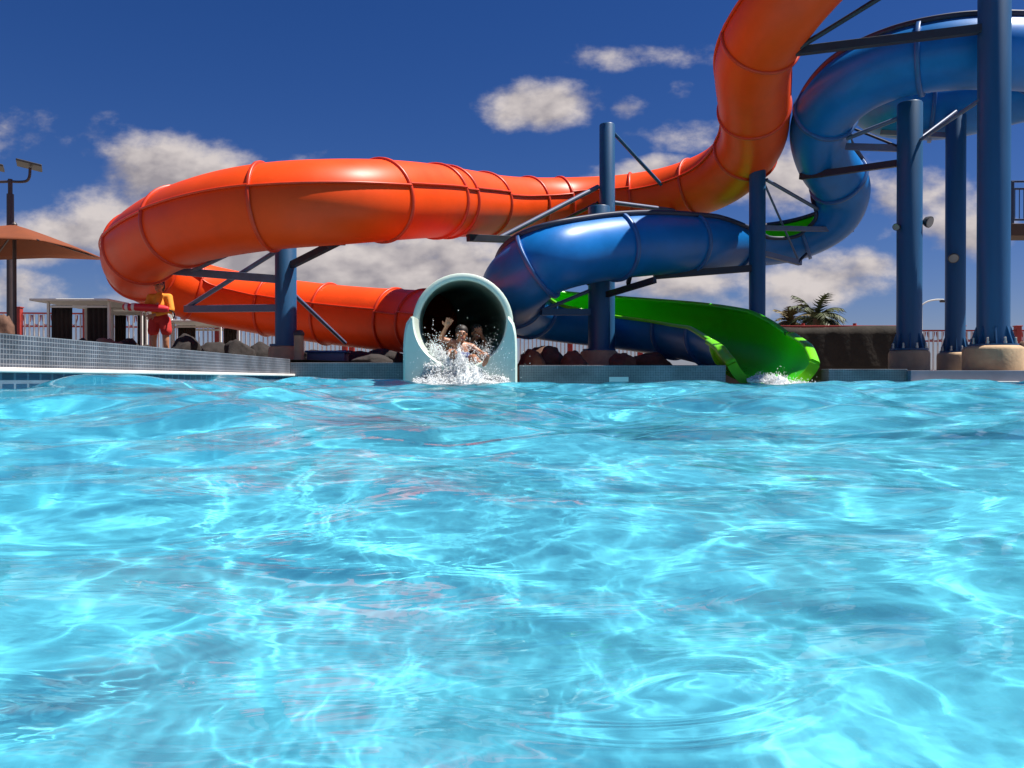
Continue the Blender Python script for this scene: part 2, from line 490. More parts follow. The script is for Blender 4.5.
    for j in range(len(Y) - 1):
        for k in range(K):
            b_ = j * n2 + 2 * k; fs.append((b_, b_ + n2, b_ + n2 + 2, b_ + 2)); fs.append((b_ + 1, b_ + 3, b_ + n2 + 3, b_ + n2 + 1))
        for k in (0, K):
            b_ = j * n2 + 2 * k; q = (b_, b_ + 1, b_ + n2 + 1, b_ + n2); fs.append(q if k == 0 else q[::-1])
    e = (len(Y) - 1) * n2
    for k in range(K):
        fs.append((e + 2 * k, e + 2 * k + 1, e + 2 * k + 3, e + 2 * k + 2)); fs.append((2 * k, 2 * k + 2, 2 * k + 3, 2 * k + 1))
    MB().add(vs, fs).build('runout_trough', MINT, root, angle=30)
    return root, c
orange, MOUTH = build_orange()

# ------------------------------------------------------------------ blue flume with green inside
def build_flume():
    root = empty('flume_slide')
    tag(root, 'blue open flume slide with green inside, curving down to a green exit at the pool', 'water slide')
    # centre of the section, radius, half opening, bank (degrees, right turns positive)
    P = [((905, 62, 22), .68, 10), ((868, 84, 20.3), .68, 5), ((888, 107, 18.8), .68, -10), ((945, 109, 18.2), .68, -14), ((1020, 92, 17.6), .66, -10), ((1090, 78, 16.6), .64, 0), ((1105, 66, 15.4), .64, 12), ((1060, 58, 14.6), .63, 18),
         ((1005, 54, 14.3), .62, 20), ((950, 55, 14.5), .62, 20), ((893, 66, 15), .61, 22), ((848, 88, 15.6), .61, 24), ((820, 124, 16.7), .60, 14), ((824, 160, 17.6), .59, -6), ((842, 190, 18.4), .60, -22), ((832, 216, 18.9), .60, -26),
         ((797, 235, 19.4), .60, -28), ((752, 241, 19.3), .62, -22), ((700, 243, 18.0), .66, 14), ((645, 244, 16.6), .66, 22), ((588, 250, 15.7), .65, 24), ((546, 261, 15.2), .65, 26), ((519, 281, 15.6), .65, 28), ((515, 300, 17.4), .65, 26),
         ((541, 312, 19.2), .66, 26), ((608, 320, 19.6), .68, 26), ((675, 327, 18.4), .70, 22), ((722, 335, 16.4), .70, 16), ((750, 341, 14.6), .68, 4), ((773, 346, 12.7), .645, 0)]
    pts, idx, s = catmull([at(*p[0]) for p in P], 0.09)
    fr = frames(pts)
    rad = np.interp(idx, range(len(P)), [p[1] for p in P]); bank = -np.radians(np.interp(idx, range(len(P)), [p[2] for p in P]))
    for _ in range(30): bank[1:-1] = bank[1:-1] * .5 + (bank[:-2] + bank[2:]) * .25
    # opening half angle from straight down; at the exit the sides come down
    A = np.interp(idx, [0, 13, 14.5, 17.1, 18, 24, 27, 28, 28.6, len(P) - 1], [R(124), R(124), R(106), R(105), R(124), R(124), R(116), R(93), R(84), R(66)])
    n = 41
    def shell(i0, i1, dr, flip, thick_name, m):
        vs = []; fs = []
        for i in range(i0, i1):
            t, sd, up = fr[i]
            for k in range(n):
                a = -A[i] + 2 * A[i] * k / (n - 1) + bank[i]
                vs.append(pts[i] + (sd * math.sin(a) - up * math.cos(a)) * (rad[i] + dr))
        for i in range(i1 - i0 - 1):
            for k in range(n - 1):
                q = (i * n + k, i * n + k + 1, (i + 1) * n + k + 1, (i + 1) * n + k); fs.append(q[::-1] if flip else q)
        return mesh_obj(thick_name, vs, fs, m, root)
    N = len(pts)
    ex = next(i for i in range(N) if s[-1] - s[i] < 1.9)
    shell(0, ex + 1, 0.0, False, 'outer_shell', BLUE)
    o = shell(ex, N, 0.0, False, 'exit_shell', LIME); o['label'] = 'lime green outside of the exit section'
    shell(0, N, -.03, True, 'inner_channel', GREEN)
    # rims: a rolled lip standing out along both edges
    def rim(i0, i1, m, sgn, w=.085, h=.06, name='rim'):
        vs = []; fs = []
        for i in range(i0, i1):
            t, sd, up = fr[i]; a = sgn * A[i] + bank[i]
            radial = sd * math.sin(a) - up * math.cos(a); tang = (sd * math.cos(a) + up * math.sin(a)) * sgn
            c = pts[i] + radial * rad[i]
            for (x, y) in ((-.035, -.005), (-.035, h * .7), (-.01, h), (w * .8, h), (w, h * .7), (w, -.02), (0.0, -.02)):
                vs.append(c + radial * x + tang * y)
        for i in range(i1 - i0 - 1):
            for k in range(7):
                k2 = (k + 1) % 7; q = (i * 7 + k, i * 7 + k2, (i + 1) * 7 + k2, (i + 1) * 7 + k); fs.append(q if sgn < 0 else q[::-1])
        fs.append(tuple(range(7))); e = (i1 - i0 - 1) * 7; fs.append(tuple(e + k for k in range(7))[::-1])
        return mesh_obj(name, vs, fs, m, root)
    g0 = next(i for i in range(N) if idx[i] > 23.2)
    for sg in (-1, 1):
        rim(0, g0, NAVY, sg); rim(g0 - 1, ex, LIME if sg > 0 else GREEN, sg, .06, .05); rim(ex, N, LIME, sg, .13, .06, 'exit_rim')
    # joint flanges across the outside
    def joint(i, m):
        vs = []; fs = []; w = .04
        t, sd, up = fr[i]
        for (dr, o_) in ((-.005, -w), (.05, -w), (.06, -w + .01), (.06, w - .01), (.05, w), (-.005, w)):
            for k in range(n):
                a = -A[i] + 2 * A[i] * k / (n - 1) + bank[i]
                vs.append(pts[i] + t * o_ + (sd * math.sin(a) - up * math.cos(a)) * (rad[i] + dr))
        for j in range(5):
            for k in range(n - 1): fs.append((j * n + k, j * n + k + 1, (j + 1) * n + k + 1, (j + 1) * n + k))
        mesh_obj('joint_flange', vs, fs, m, root)
    pos = 1.2; rs = random.Random(5)
    while pos < s[-1] - 2.4:
        joint(int(np.searchsorted(s, pos)), BLUE_F); pos += rs.choice((1.9, 2.1, 2.2))
    joint(ex, LIME)
    # end cap plate down into the water below the exit
    t, sd, up = fr[-1]; c = pts[-1]; vs = []; fs = []
    for o_ in (0.0, .05):
        for k in range(n):
            a = -A[-1] + 2 * A[-1] * k / (n - 1)
            rr = rad[-1]
            vs.append(c + t * o_ + (sd * math.sin(a) - up * math.cos(a)) * (rr - .03))
            vs.append(c + t * o_ + (sd * math.sin(a) - up * math.cos(a)) * (rr + .13))
    for j in range(2):
        for k in range(n - 1):
            b = j * 2 * n + 2 * k; q = (b, b + 2, b + 3, b + 1); fs.append(q if j else q[::-1])
    for k in range(n - 1):
        for e in (0, 1):
            b = 2 * k + e; fs.append((b, b + 2, b + 2 + 2 * n, b + 2 * n))
    mesh_obj('exit_lip', vs, fs, LIME, root)
    return root, pts
BLUE_F = mat('blue_flange_paint', (0.02, 0.10, 0.30), 0.4, var=0.15, scale=3)
flume, FPTS = build_flume()
FEX = FPTS[-1]
# ------------------------------------------------------------------ slide columns with their arms
def column(label, px, d, w, top_py, base_py=None, gz=.3, foot=None, arms=(), braces=(), dark=(), fins=True, name='support_column', m=None):
    """round steel column at pixel column px and distance d; w its width in pixels"""
    b = at(px, HY, d); x, y = b.x, b.y
    r = w / F * d / 2
    ztop = at(px, top_py, d).z
    root = empty(name, (x, y, gz)); tag(root, label, 'column', 'blue steel columns holding the slides')
    loc = Vector((x, y, gz))
    z0 = 0.0
    if foot:
        fw, fh = foot; R0 = fw / F * d / 2; hh = fh
        MB().lathe([(R0 * 1.0, -.05), (R0 * 1.0, hh - .07), (R0 * .96, hh - .03), (R0 * .84, hh)]).build('concrete_footing', CONCRETE, root)
        z0 = hh
    zt = ztop - gz
    MB().lathe([(r, z0 - .01), (r, zt - .02), (r - .012, zt)]).build('shaft', m or STEEL, root)
    if foot:
        MB().lathe([(r * 1.5, z0 - .005), (r * 1.5, z0 + .03), (r * 1.0, z0 + .031)]).build('base_plate', STEEL, root)
        if fins:
            for k in range(8):
                a = 2 * math.pi * (k + .5) / 8; c, s_ = math.cos(a), math.sin(a); t = Vector((-s_, c, 0)) * .012
                p = [Vector((c * rr, s_ * rr, zz)) for rr, zz in ((r * .97, z0 + .03), (r * 1.42, z0 + .03), (r * 1.36, z0 + .08), (r * 1.03, z0 + .32), (r * .97, z0 + .32))]
                MB().add([q - t for q in p] + [q + t for q in p], [(4, 3, 2, 1, 0), (5, 6, 7, 8, 9)] + [(i, (i + 1) % 5, (i + 1) % 5 + 5, i + 5) for i in range(5)]).build('gusset', STEEL, root, smooth=False)
                a2 = 2 * math.pi * k / 8
                MB().lathe([(.028, 0), (.028, .04), (.02, .04), (.02, .1), (.012, .105)], (math.cos(a2) * r * 1.33, math.sin(a2) * r * 1.33, z0 + .03), 8).build('anchor_bolt', BOLT, root)
    for (a, b_, wd, mm) in arms:
        A = at(*a) - loc; B = at(*b_) - loc
        MB().bar(A, B, wd, wd * 1.2).build('arm', mm, root, smooth=False)
    for (a, b_, wd, mm) in braces:
        A = at(*a) - loc; B = at(*b_) - loc
        MB().tube([A, B], wd / 2, 10).build('brace', mm, root)
    return root

S, G, D = STEEL, STEEL_G, STEEL_D
column('blue column beside the concrete bollard, under the front of the orange loop', 286, 14.6, 21, 236, gz=.40, foot=(34, .37), fins=False,
       arms=[((286, 268, 14.6), (346, 238, 13.6), .10, D), ((286, 280, 14.6), (148, 269, 15.6), .12, G), ((286, 308, 14.6), (186, 309, 16.2), .11, G), ((340, 238, 13.6), (340, 245, 13.6), .14, D)],
       braces=[((277, 251, 14.6), (186, 308, 16.2), .09, G), ((252, 243, 13.9), (186, 274, 15.4), .09, G), ((286, 287, 14.6), (345, 343, 17.0), .08, G), ((322, 240, 13.8), (330, 247, 13.6), .06, D)])
column('tallest blue column in the middle, rising behind the blue flume in front of the orange tube', 607, 18.6, 15.5, 125, gz=.34, foot=(26, .2), fins=False,
       arms=[((607, 226, 18.6), (520, 240, 17.6), .09, D), ((520, 240, 17.5), (468, 238, 16.6), .12, D)],
       braces=[((614, 134, 18.6), (686, 212, 20.0), .085, STEEL), ((598, 187, 18.6), (500, 238, 17.3), .11, G), ((614, 203, 18.6), (700, 214, 20.0), .10, G), ((598, 203, 18.6), (560, 222, 19.2), .08, D)])
column('short blue column inside the front bend of the blue flume, rising just above its rim', 599, 16.9, 22, 207, gz=.34, foot=(38, .43), fins=False,
       arms=[((599, 297, 16.9), (655, 280, 15.8), .10, D), ((599, 312, 16.9), (541, 312, 16.4), .11, STEEL), ((630, 275, 16.2), (628, 284, 16.4), .08, D)],
       braces=[((596, 288, 16.9), (541, 311, 16.4), .08, G), ((588, 284, 16.6), (583, 277, 16.0), .07, D)])
column('blue column with one thin side frame, standing behind the green flume under the orange bend', 757, 17.7, 16, 165, gz=.29, foot=(24, .2), fins=False,
       arms=[((757, 228, 17.7), (852, 230, 18.9), .09, G), ((757, 252, 17.7), (800, 263, 18.7), .10, G), ((757, 268, 17.7), (654, 276, 17.2), .12, D)],
       braces=[((766, 180, 17.7), (822, 212, 18.6), .08, G), ((764, 184, 17.7), (798, 260, 18.6), .05, G), ((798, 262, 18.6), (806, 254, 18.8), .07, D)])
column('blue column left of the pair at the right, with small floodlights and arms towards the blue bend', 909, 15.6, 23.5, 104, gz=.27, foot=(38, .46),
       arms=[((909, 149, 15.6), (846, 147, 16.6), .11, G), ((909, 162, 15.6), (800, 177, 17.6), .11, D)],
       braces=[((905, 116, 15.6), (846, 139, 16.4), .09, G), ((905, 150, 15.6), (850, 128, 16.6), .05, D)])
column('darker blue column standing behind, between the two thickest columns at the right', 955, 17.6, 18.5, 116, gz=.27, foot=(33, .48),
       arms=[((955, 136, 17.6), (880, 133, 18.6), .09, G), ((955, 118, 17.6), (985, 104, 18.0), .08, G)], braces=[((955, 112, 17.4), (905, 150, 16.2), .07, G)])
column('thickest blue column at the far right, rising out of the picture', 993, 13.4, 29.5, -160, gz=.27, foot=(55, .45),
       arms=[((980, 30, 13.4), (755, 57, 14.3), .12, D), ((993, -60, 13.4), (865, -18, 13.2), .12, D)],
       braces=[((890, -8, 13.2), (799, 48, 14.0), .09, D), ((980, 100, 13.4), (905, 150, 16.0), .07, G)])

# floodlights fixed to the columns
LAMP_BODY = mat('lamp_housing', (0.03, 0.03, 0.035), 0.45, var=0.2, scale=6)
GLASS_G = mat('lamp_lens', (0.25, 0.25, 0.26), 0.15)
def floodlight(label, px, py, d, dirv, s=.12, foot=(0, 0, 0)):
    p = at(px, py, d); root = empty('floodlight', p); tag(root, label, 'floodlight', 'floodlights on the slide columns')
    q = Vector(dirv).to_track_quat('Z', 'Y').to_matrix()
    def place(mb): mb.v = [q @ v for v in mb.v]; return mb
    place(MB().lathe([(s * .35, -s * .9), (s * .75, -s * .6), (s, 0), (s, s * .3), (s * .9, s * .3)], n=20)).build('housing', LAMP_BODY, root)
    place(MB().lathe([(s * .86, s * .302), (s * .5, s * .34)], n=20)).build('lens', GLASS_G, root)
    MB().bar((0, 0, 0), Vector(foot), .05).build('bracket', LAMP_BODY, root)
floodlight('round dark floodlight on the right flank of a blue column', 928, 222, 15.5, (.5, -.8, -.35), .11, (-.2, .05, -.02))
floodlight('small dark floodlight on the left flank of a blue column', 896, 227, 15.5, (-.6, -.6, -.5), .07, (.12, .05, 0))
floodlight('rust brown floodlight clamped to the front of the darker blue column', 953, 258, 17.2, (-.3, -.8, -.5), .11, (.05, .2, 0))
# ------------------------------------------------------------------ pool walls, coping, deck, ground
def tile_mat(name, tile, grout, size, dirt=0.5):
    m = bpy.data.materials.new(name); m.use_nodes = True
    nt = m.node_tree; N = nt.nodes.new; L = nt.links.new; b = nt.nodes['Principled BSDF']
    tc = N('ShaderNodeTexCoord'); sp = N('ShaderNodeSeparateXYZ'); L(tc.outputs['Object'], sp.inputs[0])
    ad = N('ShaderNodeMath'); L(sp.outputs[0], ad.inputs[0]); L(sp.outputs[1], ad.inputs[1])
    cb = N('ShaderNodeCombineXYZ'); L(ad.outputs[0], cb.inputs[0]); L(sp.outputs[2], cb.inputs[1])
    br = N('ShaderNodeTexBrick'); L(cb.outputs[0], br.inputs['Vector']); br.offset = 0; br.squash = 1
    br.inputs['Scale'].default_value = 1; br.inputs['Brick Width'].default_value = size; br.inputs['Row Height'].default_value = size
    br.inputs['Mortar Size'].default_value = size * .09; br.inputs['Mortar Smooth'].default_value = .2; br.inputs['Bias'].default_value = -.1
    br.inputs['Color1'].default_value = (*tile, 1); br.inputs['Color2'].default_value = (*[c * .72 for c in tile], 1); br.inputs['Mortar'].default_value = (*grout, 1)
    n = N('ShaderNodeTexNoise'); L(tc.outputs['Object'], n.inputs['Vector']); n.inputs['Scale'].default_value = 2.3; n.inputs['Detail'].default_value = 7
    mr = N('ShaderNodeMapRange'); L(n.outputs['Fac'], mr.inputs[0]); mr.inputs['From Min'].default_value = .3; mr.inputs['From Max'].default_value = .7
    mr.inputs['To Min'].default_value = 1 - dirt; mr.inputs['To Max'].default_value = 1.1
    mx = N('ShaderNodeMix'); mx.data_type = 'RGBA'; mx.blend_type = 'MULTIPLY'; mx.inputs[0].default_value = 1
    L(br.outputs['Color'], mx.inputs[6]); L(mr.outputs[0], mx.inputs[7]); L(mx.outputs[2], b.inputs['Base Color'])
    bp = N('ShaderNodeBump'); bp.inputs['Strength'].default_value = .4; bp.inputs['Distance'].default_value = .004; bp.invert = True
    L(br.outputs['Fac'], bp.inputs['Height']); L(bp.outputs[0], b.inputs['Normal'])
    b.inputs['Roughness'].default_value = .35
    return m
TILE = tile_mat('grey_mosaic_tile', (0.085, 0.10, 0.13), (0.30, 0.31, 0.34), .034)
TILE_F = tile_mat('grey_blue_mosaic_tile', (0.15, 0.15, 0.17), (0.34, 0.34, 0.36), .026)
TILE_B = tile_mat('dark_blue_waterline_tile', (0.015, 0.05, 0.11), (0.13, 0.18, 0.24), .15)
COPING = mat('pale_coping', (0.72, 0.66, 0.61), .6, var=.1, scale=3, bump=.1)
DECK = mat('deck_concrete', (0.22, 0.19, 0.16), .9, var=.15, scale=1.2, bump=.2, bscale=30)
DIRT = mat('red_earth', (0.16, 0.09, 0.055), .95, var=.3, scale=.4, bump=.3)
XR, YB, BOT = 9.5, -6.0, FLOOR_Z - .05

# left wall: coping ledge at the pool, tile wall set back above it
lw = empty('tiled_pool_wall', (LEFT_X, 4, 0)); tag(lw, 'long raised pool wall faced in small grey mosaic tiles above a pale coping, at the left', 'wall')
lw.location = (0, 0, 0)
MB().box((LEFT_X - .20, (YB + WALL_Y) / 2, .355), (.30, WALL_Y - YB, .25)).build('tile_face', TILE, lw, smooth=False)
MB().box((LEFT_X - .10, (YB + WALL_Y) / 2, .231), (.26, WALL_Y - YB, .035), None, .008).build('coping', COPING, lw, smooth=False)
MB().box((LEFT_X - .15, (YB + WALL_Y) / 2, .126), (.30, WALL_Y - YB, .170)).build('waterline_tile', TILE_B, lw, smooth=False)
pl = MB().box((LEFT_X - .15, (YB + WALL_Y) / 2, (BOT + .04) / 2), (.296, WALL_Y - YB, .04 - BOT)).build('plaster_face', POOL_BLUE, lw, smooth=False)
pl.cycles.is_caustics_receiver = True
# far wall in three lengths; the tops step down to the right
def far_wall(label, x0, x1, top, tile=TILE_F, ledge=False, yy=WALL_Y):
    r = empty('tiled_pool_wall', (0, 0, 0)); tag(r, label, 'wall')
    MB().box(((x0 + x1) / 2, yy + .15, (top + .02) / 2), (x1 - x0, .30, top - .02), None, .006).build('tile_face', tile, r, smooth=False)
    p = MB().box(((x0 + x1) / 2, yy + .152, (BOT + .02) / 2), (x1 - x0, .296, .02 - BOT)).build('plaster_face', POOL_BLUE, r, smooth=False); p.cycles.is_caustics_receiver = True
    if ledge: MB().box(((x0 + x1) / 2, yy - .10, .125), (x1 - x0, .26, .022), None, .006).build('coping', COPING, r, smooth=False)
    return r
XM0, XM1 = MOUTH.x - .86, MOUTH.x + .86
far_wall('grey mosaic pool wall between the left corner and the mint green slide mouth', LEFT_X - .05, XM0, .425)
far_wall('grey mosaic pool wall between the mint green mouth and the green exit', XM1, FEX.x - .8, .385)
far_wall('low plain grey pool wall just right of the green exit, without a coping', FEX.x + .8, 6.15, .325)
far_wall('low grey pool wall with a pale coping ledge below the thickest columns at the right', 6.15, XR + .3, .30, mat('plain_grey_wall', (0.13, 0.16, 0.22), .6, var=.2, scale=2), True, WALL_Y - .1)
# the wall carried on below the two slide exits
for x0, x1 in ((XM0, XM1), (FEX.x - .8, FEX.x + .8)):
    far_wall('submerged length of pool wall under the ' + ('mint green slide mouth' if x0 == XM0 else 'green slide exit'), x0, x1, .10)
rw = empty('tiled_pool_wall'); tag(rw, 'pool wall at the far right side, out of the picture', 'wall')
MB().box((XR + .15, (YB + WALL_Y) / 2 - .1, (BOT + .27) / 2), (.30, WALL_Y - YB - .2, .27 - BOT)).build('plaster_face', POOL_BLUE, rw, smooth=False).cycles.is_caustics_receiver = True
bw = empty('tiled_pool_wall'); tag(bw, 'pool wall behind the viewer', 'wall')
MB().box(((LEFT_X + XR) / 2, YB - .15, (BOT + .27) / 2), (XR - LEFT_X + .6, .30, .27 - BOT)).build('plaster_face', POOL_BLUE, bw, smooth=False).cycles.is_caustics_receiver = True

def deck_z(x):
    return float(np.interp(x, [-60, -3.3, -1.6, 0.5, 3.4, 5.2, 60], [.49, .475, .415, .372, .365, .30, .265]))
NOTCH = [(XM0, XM1, 14.6), (FEX.x - .85, FEX.x + 1.0, 17.3)]     # the deck is left open under the two slide exits
xs = sorted([-60, -30, -14, -8, -5, -3.7, -3.3, -2.4, .5, 2, 2.7, 7, 9.8, 14, 30, 60, 5.9] + [v for n_ in NOTCH for v in n_[:2]])
ysd = [WALL_Y + .2, 13.5, 14.6, 16, 17.3, 20, 30, 60]
vs = [(x, y, deck_z(x)) for y in ysd for x in xs]
fs = [(j * len(xs) + i, j * len(xs) + i + 1, (j + 1) * len(xs) + i + 1, (j + 1) * len(xs) + i) for j in range(len(ysd) - 1) for i in range(len(xs) - 1)
      if not any(a <= xs[i] and xs[i + 1] <= b_ and ysd[j + 1] <= c_ for a, b_, c_ in NOTCH)]
n0 = len(vs)
def quad(x0, x1, y0, y1, za, zb):
    n = len(vs); vs.extend([(x0, y0, za), (x1, y0, zb), (x1, y1, zb), (x0, y1, za)]); fs.append((n, n + 1, n + 2, n + 3))
quad(-60, LEFT_X - .34, -40, WALL_Y + .2, .49, .475); quad(XR + .29, 60, -40, WALL_Y + .2, .268, .265); quad(LEFT_X - .34, XR + .29, -40, YB - .29, .30, .268)
mesh_obj('pool_deck', vs, fs, DECK, smooth=False, kind='structure')
pit = MB()
for a, b_, c_ in NOTCH:
    pit.add([(a, WALL_Y + .25, -.12), (b_, WALL_Y + .25, -.12), (b_, c_, -.12), (a, c_, -.12)], [(0, 1, 2, 3)])
    for x in (a, b_): pit.add([(x, WALL_Y + .25, -.12), (x, c_, -.12), (x, c_, deck_z(x)), (x, WALL_Y + .25, deck_z(x))], [(0, 1, 2, 3)])
    pit.add([(a, c_, -.12), (b_, c_, -.12), (b_, c_, deck_z(b_)), (a, c_, deck_z(a))], [(0, 1, 2, 3)])
pit.build('exit_pit', DECK, smooth=False)['kind'] = 'structure'
vs = []; fs = []
for r_ in ((-3000, 3000, 59.5, 3000), (-3000, 3000, -3000, -39.5), (-3000, -59.5, -39.5, 59.5), (59.5, 3000, -39.5, 59.5)): quad(*r_, .22, .22)
mesh_obj('ground', vs, fs, DIRT, smooth=False, kind='structure')

# depth marker on the left wall and a blank white tile on the far wall
def text_mesh(body, size, m, parent, loc, rot, name='lettering'):
    cu = bpy.data.curves.new(name, 'FONT'); cu.body = body; cu.size = size; cu.extrude = .0012; cu.align_x = 'CENTER'; cu.align_y = 'CENTER'
    t = bpy.data.objects.new(name, cu); COL.objects.link(t)
    bpy.context.view_layer.update()
    me = bpy.data.meshes.new_from_object(t.evaluated_get(bpy.context.evaluated_depsgraph_get()))
    COL.objects.unlink(t); bpy.data.objects.remove(t)
    o = bpy.data.objects.new(name, me); COL.objects.link(o); me.materials.clear(); me.materials.append(m); o.parent = parent; o.location = loc; o.rotation_euler = rot
    return o
dm = empty('depth_marker', (LEFT_X + .002, 6.62, .155)); tag(dm, 'dark tile with white depth lettering on the waterline of the left wall', 'sign')
MB().box((0, 0, 0), (.006, .26, .1), None, .001).build('tile', mat('marker_tile', (.02, .06, .12), .3), dm, smooth=False)
for y_, b_, sz, z_ in ((-.085, '0', .085, -.005), (-.025, 'FT', .034, .016), (.035, '0', .085, -.005), (.09, 'IN', .034, .016)):
    text_mesh(b_, sz, WHITE, dm, (.0055, y_, z_), (R(90), 0, R(90)))
wt = MB().box((1.66, WALL_Y - .006, .165), (.30, .01, .075), None, .002).build('depth_tile', WHITE, smooth=False)
tag(wt, 'blank white tile just above the water on the far wall below the short blue column', 'tile')
# ------------------------------------------------------------------ fences
PICKET = mat('pale_picket_paint', (0.66, 0.64, 0.62), .5, var=.1, scale=4)
RED = mat('red_fence_paint', (0.36, 0.035, 0.025), .5, var=.2, scale=5)
def fence(label, a, b, h, panels, arcs=True):
    a = Vector(a); b = Vector(b); d = b - a; L_ = d.length; u = d.normalized()
    root = empty('fence', a); tag(root, label, 'fence', 'white picket fences with red posts')
    for k in range(panels + 1):
        p = u * (L_ * k / panels)
        MB().box(p + Vector((0, 0, h * .53)), (.16, .16, h * 1.06), None, .01).box(p + Vector((0, 0, h * 1.07)), (.2, .2, .03), None, .008).build('post', RED, root, smooth=False)
    for k in range(panels):
        p0 = u * (L_ * k / panels + .1); p1 = u * (L_ * (k + 1) / panels - .1); w = (p1 - p0).length
        for z in (.12, h * .97, h * .74): MB().bar(p0 + Vector((0, 0, z)), p1 + Vector((0, 0, z)), .035, .045, 0).build('rail', RED, root, smooth=False)
        rl = MB(); n = max(2, int(w / .125))
        if arcs:
            for i in range(0, n - 1, 2):
                q = p0 + u * (w * (i + 1.0) / n)
                pts = [q + u * (.11 * math.cos(t)) + Vector((0, 0, h * .76 + .18 * h * (1 - math.sin(t)))) for t in np.linspace(0, math.pi, 7)]
                rl.tube(pts, .014, 5)
        if arcs: rl.build('scroll_trim', RED, root, smooth=False)
        pk = MB()
        for i in range(n): pk.box(p0 + u * (w * (i + .5) / n) + Vector((0, 0, h * .48)), (.038, .038, h * .94))
        pk.build('picket_panel', PICKET, root, smooth=False)
    return root
def ground_at(px, d): p = at(px, 379, d); return Vector((p.x, p.y, deck_z(p.x)))
fence('pale picket fence with red posts behind the white cabanas and the lifeguard', ground_at(-120, 22.5), ground_at(345, 24), 1.62, 7)
fence('pale picket fence seen in gaps under the orange tube beside the mint green mouth', ground_at(352, 24.1), ground_at(640, 25), 1.4, 4)
fence('pale picket fence with red posts behind the thick blue columns at the right', ground_at(905, 24), ground_at(1130, 24), 1.36, 4)

# dark windbreak behind the green exit
scr_a, scr_b = ground_at(700, 20.5), ground_at(908, 20.5)
SCREEN = mat('dark_windbreak_cloth', (0.026, 0.019, 0.013), .95, var=.5, scale=2.5, bump=.6, bscale=9)
ws = empty('windbreak_screen', scr_a); tag(ws, 'dark brown windbreak cloth fence with a reddish top rail behind the green exit', 'fence')
n = 60; vs = []; fs = []
for i in range(n + 1):
    x = (scr_b.x - scr_a.x) * i / n
    for z in np.linspace(0, 1.19, 7): vs.append((x, +.014 * math.sin(x * 4.2) * math.sin(z * 2.6) + .008 * math.sin(x * 11 + z * 3), z + .03 * math.sin(x * 1.7) * (z > 1.1)))
for i in range(n):
    for k in range(6): fs.append((i * 7 + k, (i + 1) * 7 + k, (i + 1) * 7 + k + 1, i * 7 + k + 1))
sc_ = mesh_obj('cloth', vs, fs, SCREEN, ws); sm = sc_.modifiers.new('thick', 'SOLIDIFY'); sm.thickness = .012
MB().bar((0, .05, 1.20), (scr_b.x - scr_a.x, .05, 1.20), .05).build('top_rail', RED, ws)
for k in range(5):
    x = (scr_b.x - scr_a.x) * k / 4; MB().tube([(x, .09, 0), (x, .09, 1.28)], .045, 10).build('post', RED, ws)

# ------------------------------------------------------------------ cabanas (white frames, dark curtains)
CURTAIN = mat('dark_curtain', (0.028, 0.018, 0.014), .95, var=.4, scale=2.5, bump=.3)
def curtain(name, a, b, z0, z1, parent):
    a = Vector(a); b = Vector(b); n = 24; vs = []; fs = []; u = (b - a); nrm = Vector((-u.y, u.x, 0)).normalized()
    for i in range(n + 1):
        p = a + u * i / n
        for j in range(6):
            z = z0 + (z1 - z0) * j / 5; w = .035 * math.sin(i * 1.25 + .3 * j) * (1 - .5 * j / 5)
            vs.append(p + nrm * w + Vector((0, 0, z)))
    for i in range(n):
        for j in range(5): fs.append((i * 6 + j, (i + 1) * 6 + j, (i + 1) * 6 + j + 1, i * 6 + j + 1))
    o = mesh_obj(name, vs, fs, CURTAIN, parent); m = o.modifiers.new('thick', 'SOLIDIFY'); m.thickness = .01; return o
def cabana(label, px0, px1, d, depth, h, spans):
    a = ground_at(px0, d); b = ground_at(px1, d); w = b.x - a.x
    root = empty('cabana', a); tag(root, label, 'cabana', 'white framed cabanas with dark curtains')
    for x in (.04, w - .04):
        for y in (0, depth): MB().box((x, y, h / 2), (.055, .055, h), None, .006).build('frame_post', WHITE, root, smooth=False)
    MB().box((w / 2 - .1, depth / 2, h + .035), (w + .3, depth + .5, .05), None, .01).build('roof_slab', WHITE, root, smooth=False)
    for y in (0, depth): MB().bar((.08, y, h - .10), (w - .08, y, h - .10), .05).build('frame_beam', WHITE, root, smooth=False)
    for s0, s1, back in spans: curtain('curtain', (w * s0 + .06, depth - .07 if back else .06, 0), (w * s1 - .06, depth - .07 if back else .06, 0), .03, h - .06, root)
cabana('white cabana with dark curtains, nearest to the orange umbrella', 47, 111, 18.2, 1.6, 1.43, ((0, .42, 0), (.56, 1.02, 0)))
cabana('white cabana with dark curtains between the nearest cabana and the lifeguard', 111, 148, 20.0, 1.5, 1.40, ((0, .45, 0), (.62, 1.05, 0)))
cabana('white cabana with dark curtains to the right of the lifeguard', 172, 222, 21, 1.4, 1.16, ((.05, .5, 0), (.62, 1.0, 1)))

